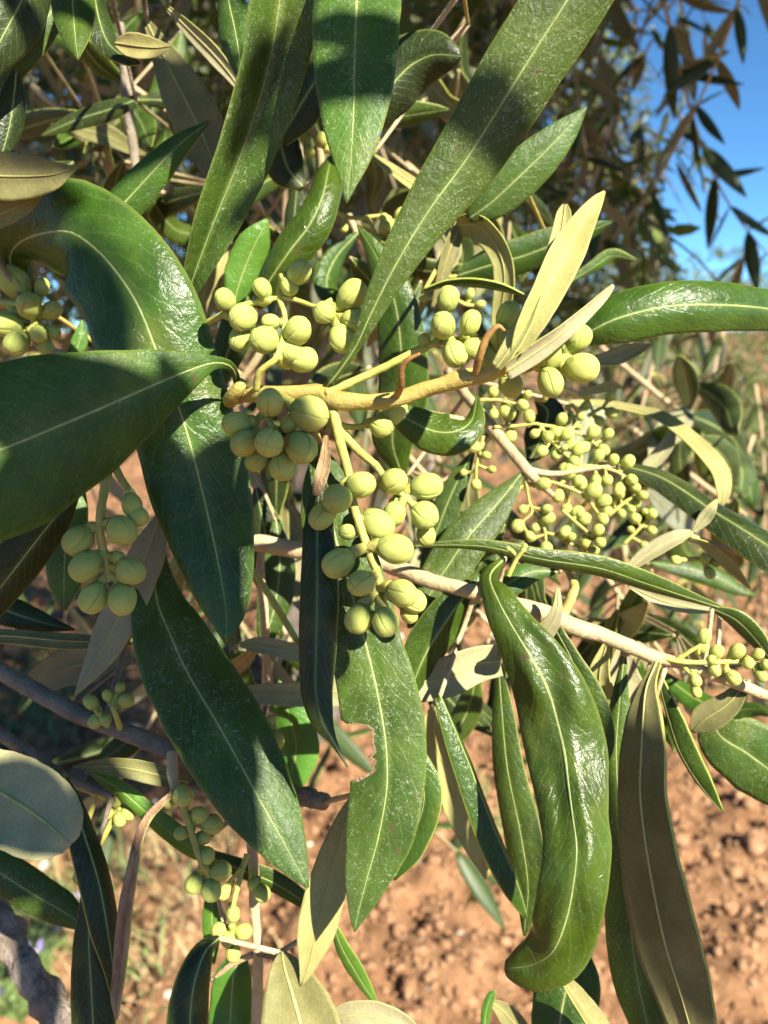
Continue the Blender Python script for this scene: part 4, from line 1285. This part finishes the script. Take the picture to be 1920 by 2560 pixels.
leaf(s6, [(890, 1985, 9), (862, 2060, 28), (835, 2150, 42), (812, 2240, 50), (788, 2340, 46), (768, 2420, 20), (752, 2465, 3)], (.136, .135, .134, .133, .132, .132, .132), side=-1, roll=-12, dome=.08, fold=.1, und='under_pale')
leaf(s6, [(830, 2300, 5), (855, 2370, 16), (895, 2440, 18), (950, 2525, 3)], (.148, .149, .150, .151), roll=30, top='young')
leaf(s6, [(1210, 2600, 8), (1215, 2530, 12), (1228, 2490, 10), (1240, 2478, 2)], (.15, .15, .15, .15), top='young', con=False)
leaf(s6, [(1222, 2500, 5), (1260, 2530, 22), (1300, 2580, 26), (1340, 2660, 3)], (.152, .152, .152, .152), side=-1, und='under_brown', con=False)
cluster(s6, [[(618, 2135, 0), (604, 2180, -1), (592, 2225, -2), (582, 2270, -2), (578, 2320, -2)], [(606, 2170, -1), (575, 2205, -1)], [(628, 2180, 0), (645, 2210, -1)]],
        [(582, 2284, 24, 30), (654, 2232, 24, 50, -20), (634, 2208, 18, 30), (561, 2230, 20, 20, 230), (549, 2325, 22, 20, 180), (570, 2346, 22, 50), (583, 2381, 24, 30, 280), (608, 2328, 22, 20, 0), (409, 2497, 24, 20, 180)][:-1], .141, hw=8)
s6.done()

# 6. left edge
s7 = Sprig('olive_sprig', 'olive sprig at the left edge with a tight knot of sunlit pale buds', (-120, 740, .15))
s7.linkmat = 'twig_grey'
s7.twig([(-140, 700, 14), (0, 756, 13), (50, 758, 11), (110, 790, 9)], (.158, .152, .150, .149), 'twig_young')
s7.twig([(60, 800, 12), (110, 870, 14), (170, 895, 15), (230, 915, 14), (330, 930, 12)], (.152, .151, .150, .150, .151), 'twig_tan')
cluster(s7, [[(0, 756, 0), (50, 765, -1), (85, 800, -1), (70, 830, -1)]], [(34, 704, 41, 20, 120), (73, 766, 37, 55), (128, 777, 27, 20), (18, 812, 38, 20, 180), (42, 858, 37, 35, 250), (97, 836, 26, 50), (105, 718, 24, 20, 70), (115, 868, 22, 10, -70), (132, 830, 20, 20)], .150, hw=9)
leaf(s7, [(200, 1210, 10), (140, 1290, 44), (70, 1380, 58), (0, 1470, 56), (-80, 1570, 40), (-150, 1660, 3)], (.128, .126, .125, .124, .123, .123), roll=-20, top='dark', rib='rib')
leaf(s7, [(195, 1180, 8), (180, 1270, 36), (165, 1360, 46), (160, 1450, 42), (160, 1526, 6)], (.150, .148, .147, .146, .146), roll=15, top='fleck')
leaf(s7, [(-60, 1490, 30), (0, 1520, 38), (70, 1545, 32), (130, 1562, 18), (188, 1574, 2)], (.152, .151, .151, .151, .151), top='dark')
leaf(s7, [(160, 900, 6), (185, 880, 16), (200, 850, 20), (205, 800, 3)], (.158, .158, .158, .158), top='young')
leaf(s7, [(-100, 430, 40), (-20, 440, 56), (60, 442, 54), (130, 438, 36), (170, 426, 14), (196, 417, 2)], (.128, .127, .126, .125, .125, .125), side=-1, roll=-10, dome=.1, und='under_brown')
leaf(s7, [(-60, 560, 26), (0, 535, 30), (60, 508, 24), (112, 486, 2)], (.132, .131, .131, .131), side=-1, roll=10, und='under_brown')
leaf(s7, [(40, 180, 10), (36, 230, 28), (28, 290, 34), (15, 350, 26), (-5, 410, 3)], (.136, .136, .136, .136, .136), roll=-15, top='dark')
s7.done()

# 7. overhanging twig above the frame: its leaves hang into the upper left
s8 = Sprig('olive_sprig', 'olive sprig hanging in from the top left corner with dark pointed leaf tips', (150, -260, .15))
s8.linkmat = 'twig_grey'
s8.twig([(-200, -220, 16), (60, -180, 15), (250, -150, 14), (420, -120, 13), (600, -160, 12)], (.15, .15, .15, .152, .16), 'twig_grey')
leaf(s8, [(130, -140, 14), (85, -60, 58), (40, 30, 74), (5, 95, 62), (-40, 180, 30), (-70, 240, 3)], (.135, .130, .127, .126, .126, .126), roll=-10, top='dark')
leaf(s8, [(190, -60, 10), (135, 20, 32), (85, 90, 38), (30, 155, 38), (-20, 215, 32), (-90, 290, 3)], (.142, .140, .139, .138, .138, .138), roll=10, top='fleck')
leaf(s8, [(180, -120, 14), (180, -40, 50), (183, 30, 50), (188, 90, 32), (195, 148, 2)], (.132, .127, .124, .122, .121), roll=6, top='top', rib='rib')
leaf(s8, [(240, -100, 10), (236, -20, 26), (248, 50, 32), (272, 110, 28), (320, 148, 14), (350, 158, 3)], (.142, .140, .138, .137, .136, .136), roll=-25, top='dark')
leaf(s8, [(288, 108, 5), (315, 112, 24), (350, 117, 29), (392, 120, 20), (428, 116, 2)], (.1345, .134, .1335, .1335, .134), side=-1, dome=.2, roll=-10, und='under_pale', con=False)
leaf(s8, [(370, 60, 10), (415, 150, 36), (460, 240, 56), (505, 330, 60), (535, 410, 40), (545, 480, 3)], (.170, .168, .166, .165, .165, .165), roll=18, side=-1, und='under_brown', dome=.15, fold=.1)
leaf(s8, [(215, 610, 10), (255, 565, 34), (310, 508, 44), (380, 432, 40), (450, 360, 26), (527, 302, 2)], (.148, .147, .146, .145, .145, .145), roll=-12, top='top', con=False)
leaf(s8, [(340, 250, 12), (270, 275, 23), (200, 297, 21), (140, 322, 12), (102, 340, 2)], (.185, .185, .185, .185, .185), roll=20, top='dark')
leaf(s8, [(420, 20, 6), (470, 70, 16), (530, 130, 20), (580, 190, 14), (610, 240, 3)], (.165, .165, .165, .165, .165), side=-1, roll=20, und='under')
leaf(s8, [(560, -60, 8), (575, 20, 40), (590, 90, 46), (600, 150, 30), (605, 210, 3)], (.142, .14, .138, .138, .138), roll=20, top='fleck')
s8.twig([(300, 60, 11), (312, 170, 13), (322, 280, 13), (335, 380, 12), (350, 500, 11)], (.20, .20, .20, .20, .20), 'twig_grey')
s8.done()

s9 = Sprig('olive_sprig', 'olive sprig hanging in from the top centre with broad leaf pointing straight down', (900, -320, .13))
s9.linkmat = 'twig_tan'
s9.twig([(700, -300, 12), (820, -270, 12), (900, -250, 12), (1000, -240, 11), (1100, -180, 8), (1150, -60, 6), (1170, 60, 5)], (.13, .125, .122, .125, .135, .15, .165), 'twig_young')
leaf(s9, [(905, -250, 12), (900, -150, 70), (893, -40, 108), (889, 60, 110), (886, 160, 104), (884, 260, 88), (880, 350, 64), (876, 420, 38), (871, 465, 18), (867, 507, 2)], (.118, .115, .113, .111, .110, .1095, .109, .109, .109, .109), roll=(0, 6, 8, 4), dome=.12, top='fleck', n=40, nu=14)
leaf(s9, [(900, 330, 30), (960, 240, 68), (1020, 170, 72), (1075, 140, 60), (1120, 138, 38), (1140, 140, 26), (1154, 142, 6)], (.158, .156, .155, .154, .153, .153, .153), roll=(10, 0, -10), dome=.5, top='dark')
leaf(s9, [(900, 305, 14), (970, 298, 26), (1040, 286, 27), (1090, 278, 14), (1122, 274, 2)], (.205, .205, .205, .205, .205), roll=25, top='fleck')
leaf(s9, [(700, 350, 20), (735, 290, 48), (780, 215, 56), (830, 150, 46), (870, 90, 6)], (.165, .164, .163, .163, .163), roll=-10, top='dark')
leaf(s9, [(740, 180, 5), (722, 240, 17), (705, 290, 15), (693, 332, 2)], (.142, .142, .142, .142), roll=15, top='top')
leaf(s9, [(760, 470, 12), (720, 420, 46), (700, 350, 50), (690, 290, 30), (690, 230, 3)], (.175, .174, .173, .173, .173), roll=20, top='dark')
leaf(s9, [(930, 390, 6), (985, 430, 12), (1040, 470, 14), (1085, 510, 3)], (.175, .174, .173, .172), roll=-40, side=-1, und='under_pale', top='young')
s9.done()

# 8. leaves and buds just behind the focal sprig, upper middle
s10 = Sprig('olive_sprig', 'olive sprig with bright green curved leaf just above the top bud cluster', (640, 900, .175))
s10.linkmat = 'twig_tan'
s10.twig([(560, 1000, 10), (640, 900, 10), (700, 780, 10), (760, 640, 9), (800, 500, 9), (800, 380, 9), (760, 260, 8)], (.185, .182, .18, .18, .178, .175, .172), 'twig_tan')
leaf(s10, [(640, 770, 10), (672, 705, 34), (722, 630, 48), (775, 560, 48), (806, 490, 42), (820, 430, 34), (828, 390, 10)], (.166, .163, .160, .159, .160, .163, .167), roll=(-10, -14, -10), dome=.5, top='gloss')
leaf(s10, [(580, 800, 6), (592, 730, 34), (618, 655, 44), (645, 595, 36), (668, 548, 5)], (.172, .170, .169, .168, .168), roll=10, top='young')
leaf(s10, [(480, 840, 10), (505, 750, 36), (525, 670, 38), (545, 600, 26), (560, 540, 3)], (.178, .177, .176, .176, .176), side=-1, roll=10, und='under_pale')
leaf(s10, [(530, 1000, 8), (570, 880, 40), (600, 800, 40), (620, 740, 3)], (.165, .163, .162, .162), top='top', roll=-10)
leaf(s10, [(690, 1300, 8), (700, 1400, 40), (690, 1500, 44), (670, 1580, 26), (660, 1650, 3)], (.172, .171, .170, .170, .170), roll=-15, top='fleck')
leaf(s10, [(640, 1220, 8), (660, 1320, 44), (670, 1420, 48), (690, 1520, 24), (700, 1590, 3)], (.178, .178, .178, .178, .178), roll=15, top='dark')
cluster(s10, [[(800, 400, 0), (790, 350, 0), (770, 330, 0)]], [(802, 350, 20, 30), (775, 380, 16, 20), (760, 345, 14, 20), (820, 372, 14, 20)], .176, hw=6)
cluster(s10, [[(820, 520, 0), (880, 545, 0), (960, 540, 0), (990, 560, 0)]], [(965, 565, 20, 30), (985, 590, 18, 20), (960, 545, 16, 20), (1000, 535, 17, 20), (860, 570, 14, 20), (940, 600, 14, 20), (730, 565, 16, 30), (720, 590, 13, 20)], .185, hw=6)
s10.done()

s11 = Sprig('olive_sprig', 'olive sprig right of the long diagonal leaf with pale curled leaf like a hook', (1180, 560, .17))
s11.linkmat = 'twig_young'
s11.twig([(1080, 700, 8), (1130, 600, 10), (1165, 555, 11), (1230, 520, 9), (1300, 440, 6)], (.18, .172, .168, .167, .17), 'twig_tan')
leaf(s11, [(1170, 548, 10), (1230, 505, 44), (1300, 440, 56), (1370, 372, 48), (1425, 315, 28), (1466, 268, 2)], (.160, .158, .156, .155, .155, .155), roll=(8, 4, 0), dome=.16, top='fleck')
leaf(s11, [(1145, 560, 22), (1190, 562, 30), (1232, 600, 28), (1258, 655, 26), (1262, 720, 26), (1250, 790, 20), (1235, 860, 3)], (.164, .162, .161, .161, .162, .164, .166), roll=(40, 20, 10), side=-1, dome=.3, und='under_pale')
leaf(s11, [(1150, 560, 14), (1132, 600, 18), (1115, 650, 18), (1098, 715, 12), (1080, 770, 3)], (.166, .165, .165, .166, .167), side=-1, roll=-30, und='under_brown')
leaf(s11, [(1140, 690, 12), (1220, 665, 38), (1310, 640, 44), (1400, 605, 38), (1480, 575, 22), (1530, 555, 3)], (.190, .190, .190, .190, .191, .192), roll=15, top='top')
leaf(s11, [(1060, 728, 4), (1120, 712, 8), (1190, 712, 10), (1250, 722, 9), (1310, 738, 2)], (.158, .157, .156, .156, .156), roll=60, top='top')
leaf(s11, [(1420, 705, 6), (1480, 670, 14), (1530, 640, 16), (1590, 650, 3)], (.20, .20, .20, .20), roll=20, top='fleck')
cluster(s11, [[(1120, 735, 0), (1160, 760, 0), (1190, 765, 0)]], [(1175, 735, 15, 20), (1200, 762, 14, 30), (1060, 745, 12, 20)], .19, hw=6)
s11.done()

# 9. right edge
s12 = Sprig('olive_sprig', 'olive sprig with broad glossy leaf arching out to the right below the sky', (1420, 900, .16))
s12.linkmat = 'twig_tan'
s12.twig([(1360, 1000, 8), (1400, 930, 9), (1425, 890, 9), (1450, 850, 7)], (.166, .162, .158, .156), 'twig_young')
leaf(s12, [(1432, 870, 10), (1462, 838, 34), (1541, 797, 62), (1663, 767, 66), (1790, 762, 62), (1920, 772, 52), (2050, 800, 40), (2200, 860, 3)], (.156, .153, .150, .149, .1505, .156, .165, .178), roll=(-4, -6, -10, -12, -12), dome=.42, top='gloss', n=44, nu=14)
leaf(s12, [(1470, 905, 8), (1530, 898, 20), (1580, 880, 18), (1630, 862, 2)], (.160, .160, .160, .160), side=-1, roll=-30, und='under')
leaf(s12, [(1445, 985, 6), (1490, 975, 12), (1530, 965, 12), (1556, 968, 2)], (.165, .165, .165, .165), side=-1, und='under_pale')
leaf(s12, [(1340, 1000, 6), (1370, 1030, 38), (1350, 1100, 44), (1320, 1160, 3)], (.178, .178, .178, .178), top='dark', roll=10)
s12.done()

s13 = Sprig('olive_sprig', 'small pair of pale narrow sunlit leaves crossing at the right edge above the soil', (1730, 1330, .165))
s13.twig([(2000, 1420, 8), (1900, 1400, 7), (1800, 1365, 6), (1725, 1338, 5)], (.172, .17, .168, .166), 'twig_tan')
leaf(s13, [(1733, 1330, 5), (1760, 1295, 16), (1778, 1270, 12), (1793, 1248, 2)], (.165, .164, .163, .163), side=-1, roll=20, und='under', con=False)
leaf(s13, [(1730, 1330, 6), (1690, 1345, 18), (1640, 1372, 20), (1590, 1408, 14), (1560, 1440, 2)], (.165, .164, .164, .164, .164), side=-1, roll=20, und='under', con=False)
leaf(s13, [(1722, 1345, 5), (1777, 1368, 12), (1832, 1419, 13), (1876, 1471, 2)], (.166, .166, .166, .166), side=-1, roll=40, und='under_pale', con=False)
cluster(s13, [[(1800, 1365, 0), (1770, 1385, 0), (1760, 1400, 0)]], [(1762, 1396, 17, 20), (1774, 1432, 16, 20), (1790, 1405, 14, 20), (1690, 1400, 14, 20)], .17, hw=6)
s13.done()


# 10. more leaves of the same shoots in the gaps behind
def clutter(name, label, base, boxes, n, mats, drange, seed, Lr=(180, 330)):
    sp = Sprig(name, label, base)
    rr = random.Random(seed)
    bx = [b for b in boxes]
    x0, y0, x1, y1 = bx[0]
    dm = sum(drange) / 2
    for b in bx:
        cx, cy = (b[0] + b[2]) / 2, (b[1] + b[3]) / 2
        sp.twig([(cx - (b[2] - b[0]) * .45, cy - (b[3] - b[1]) * .55, 8), (cx, cy, 7), (cx + (b[2] - b[0]) * .4, cy + (b[3] - b[1]) * .45, 5)], (dm * 1.12, dm * 1.1, dm * 1.12), 'twig_tan')
    for q in range(n):
        b = bx[q % len(bx)]
        x, y = rr.uniform(b[0], b[2]), rr.uniform(b[1], b[3])
        a = R(rr.choice((-1, 1)) * rr.uniform(0, 75) + 90)
        L, w = rr.uniform(*Lr), rr.uniform(20, 36)
        dx, dy = math.cos(a) * L, math.sin(a) * L
        bend = rr.uniform(-.16, .16) * L
        d0, d1 = rr.uniform(*drange), rr.uniform(*drange)
        top, und = rr.choice(mats)
        leaf(sp, [(x, y, 4), (x + dx * .3 - dy / L * bend, y + dy * .3 + dx / L * bend, w * .9), (x + dx * .6 - dy / L * bend * 1.2, y + dy * .6 + dx / L * bend * 1.2, w), (x + dx * .85, y + dy * .85, w * .55), (x + dx, y + dy, 2)], (d0, d1), roll=rr.uniform(-45, 45), side=rr.choice((1, 1, -1)), top=top, und=und, n=18, nu=6)
    sp.done()


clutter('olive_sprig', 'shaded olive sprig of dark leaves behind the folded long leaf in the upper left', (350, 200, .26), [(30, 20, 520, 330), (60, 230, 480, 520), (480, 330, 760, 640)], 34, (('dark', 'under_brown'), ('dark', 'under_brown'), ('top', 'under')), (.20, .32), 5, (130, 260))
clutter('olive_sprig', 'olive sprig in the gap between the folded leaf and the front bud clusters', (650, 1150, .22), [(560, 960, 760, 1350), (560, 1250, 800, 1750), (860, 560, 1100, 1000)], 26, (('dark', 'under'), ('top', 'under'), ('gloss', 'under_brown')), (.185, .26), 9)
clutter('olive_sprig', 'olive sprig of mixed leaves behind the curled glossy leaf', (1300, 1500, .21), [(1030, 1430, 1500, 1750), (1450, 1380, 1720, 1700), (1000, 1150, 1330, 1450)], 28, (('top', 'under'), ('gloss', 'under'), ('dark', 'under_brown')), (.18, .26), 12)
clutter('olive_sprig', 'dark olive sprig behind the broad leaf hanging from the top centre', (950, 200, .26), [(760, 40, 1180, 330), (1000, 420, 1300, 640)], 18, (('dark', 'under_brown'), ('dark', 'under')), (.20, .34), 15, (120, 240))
clutter('olive_sprig', 'grey green olive sprig under the glossy horizontal leaf at the right', (1650, 950, .3), [(1480, 880, 1880, 1150), (1560, 1080, 1900, 1300)], 20, (('top', 'under'), ('far', 'under_far')), (.26, .45), 19, (110, 220))


# ------------------------------------------------------------------ unseen leaves added above the frame to cast shade on parts of the sprigs
s14 = Sprig('olive_sprig', 'added unseen shading leaves above the upper edge of the view', (960, -900, .13))
s14.linkmat = 'twig_grey'


def shade(pts, d, s, top='top'):
    """an unseen leaf added to cast shade, standing s metres sunward of the spot (photo pixels, depth) that it shades"""
    s = s + .15                 # well above and behind the viewer
    while True:
        sh = np.array(SUN) * s
        bad = False
        for x, y, h in pts:
            for k in (-1.3, 0, 1.3):
                for l in (-1, 0, 1):
                    p = proj(np.array(U(x + h * k, y + h * l, d)) + sh)
                    if p and -90 < p[0] < 2010 and -90 < p[1] < 2650:
                        bad = True
        if not bad or s > .6:
            break
        s += .01
    leaf(s14, pts, (d, d), top=top, shift=sh, con=False, dome=.15, n=20, nu=6)


SH = [  # outlines of the wanted shade; one unseen leaf is added for each
    ([(470, 880, 10), (400, 960, 90), (200, 1060, 150), (0, 1130, 170), (-250, 1220, 20)], .112, .08),
    ([(640, 1040, 10), (560, 1130, 60), (520, 1240, 90), (520, 1400, 90), (540, 1560, 60), (560, 1660, 10)], .128, .09),
    ([(330, 1050, 10), (390, 1150, 70), (430, 1280, 90), (470, 1420, 60), (520, 1560, 10)], .128, .11),
    ([(470, 1330, 8), (500, 1480, 60), (540, 1640, 80), (560, 1800, 76), (575, 1960, 60), (590, 2090, 8)], .130, .10),
    ([(795, 1150, 8), (800, 1300, 52), (795, 1500, 60), (790, 1700, 50), (840, 1900, 10)], .117, .08),
    ([(300, 1330, 10), (330, 1500, 90), (420, 1680, 110), (500, 1860, 90), (580, 2080, 30), (600, 2160, 5)], .132, .10),
    ([(700, 250, 20), (800, 225, 95), (900, 215, 110), (1000, 215, 95), (1100, 230, 20)], .110, .09),
    ([(720, 60, 20), (820, 90, 110), (900, 110, 130), (1000, 110, 110), (1120, 110, 20)], .111, .10),
    ([(1010, 260, 10), (1110, 290, 90), (1210, 320, 125), (1310, 350, 100), (1440, 400, 10)], .114, .09),
    ([(520, 1160, 10), (600, 1110, 45), (690, 1120, 55), (780, 1150, 40), (860, 1200, 10)], .113, .08),
    ([(850, 1200, 10), (830, 1330, 40), (860, 1430, 50), (900, 1530, 40), (940, 1640, 10)], .117, .08),
    ([(260, 1130, 10), (250, 1280, 90), (250, 1420, 110), (240, 1540, 80), (230, 1680, 10)], .124, .10),
    ([(60, 540, 10), (150, 620, 80), (210, 740, 95), (270, 860, 60), (330, 990, 5)], .128, .30),
    ([(1600, 1700, 10), (1600, 1900, 55), (1615, 2150, 65), (1660, 2400, 60), (1740, 2650, 10)], .134, .10),
    ([(150, 1900, 10), (220, 2080, 60), (250, 2280, 80), (250, 2480, 70), (240, 2700, 10)], .134, .12),
    ([(-120, 1940, 30), (-10, 1990, 100), (80, 2055, 100), (200, 2140, 30)], .125, .11),
    ([(560, 2330, 8), (500, 2420, 50), (470, 2540, 60), (460, 2700, 10)], .128, .11),
    ([(420, 1930, 10), (470, 2050, 60), (510, 2160, 60), (540, 2280, 10)], .133, .11),
    ([(-60, 1640, 20), (60, 1700, 70), (200, 1780, 80), (340, 1840, 60), (470, 1920, 10)], .145, .11),
    ([(-60, 1790, 20), (60, 1880, 60), (180, 1950, 60), (300, 2010, 10)], .143, .11),
    ([(-80, -60, 20), (40, 0, 80), (160, 50, 90), (260, 100, 60), (360, 150, 10)], .126, .10),
    ([(330, 60, 10), (400, 170, 70), (460, 280, 90), (520, 400, 60), (560, 500, 10)], .165, .12),
    ([(-80, 330, 20), (40, 380, 70), (140, 420, 60), (230, 450, 10)], .126, .10),
    ([(230, 480, 10), (330, 420, 60), (430, 350, 60), (560, 270, 10)], .146, .11),
    ([(560, 420, 8), (600, 330, 40), (640, 240, 50), (690, 140, 8)], .124, .09),
    ([(640, 420, 10), (720, 300, 70), (800, 200, 70), (880, 90, 10)], .162, .12),
    ([(60, 1250, 20), (60, 1380, 80), (0, 1500, 80), (-80, 1620, 20)], .126, .11),
]
for a in SH:
    shade(*a)
s14.twig([(300, -1500, 20), (700, -1350, 20), (1100, -1250, 18), (1500, -1250, 14)], (.13, .12, .11, .11), 'twig_grey')
s14.done()
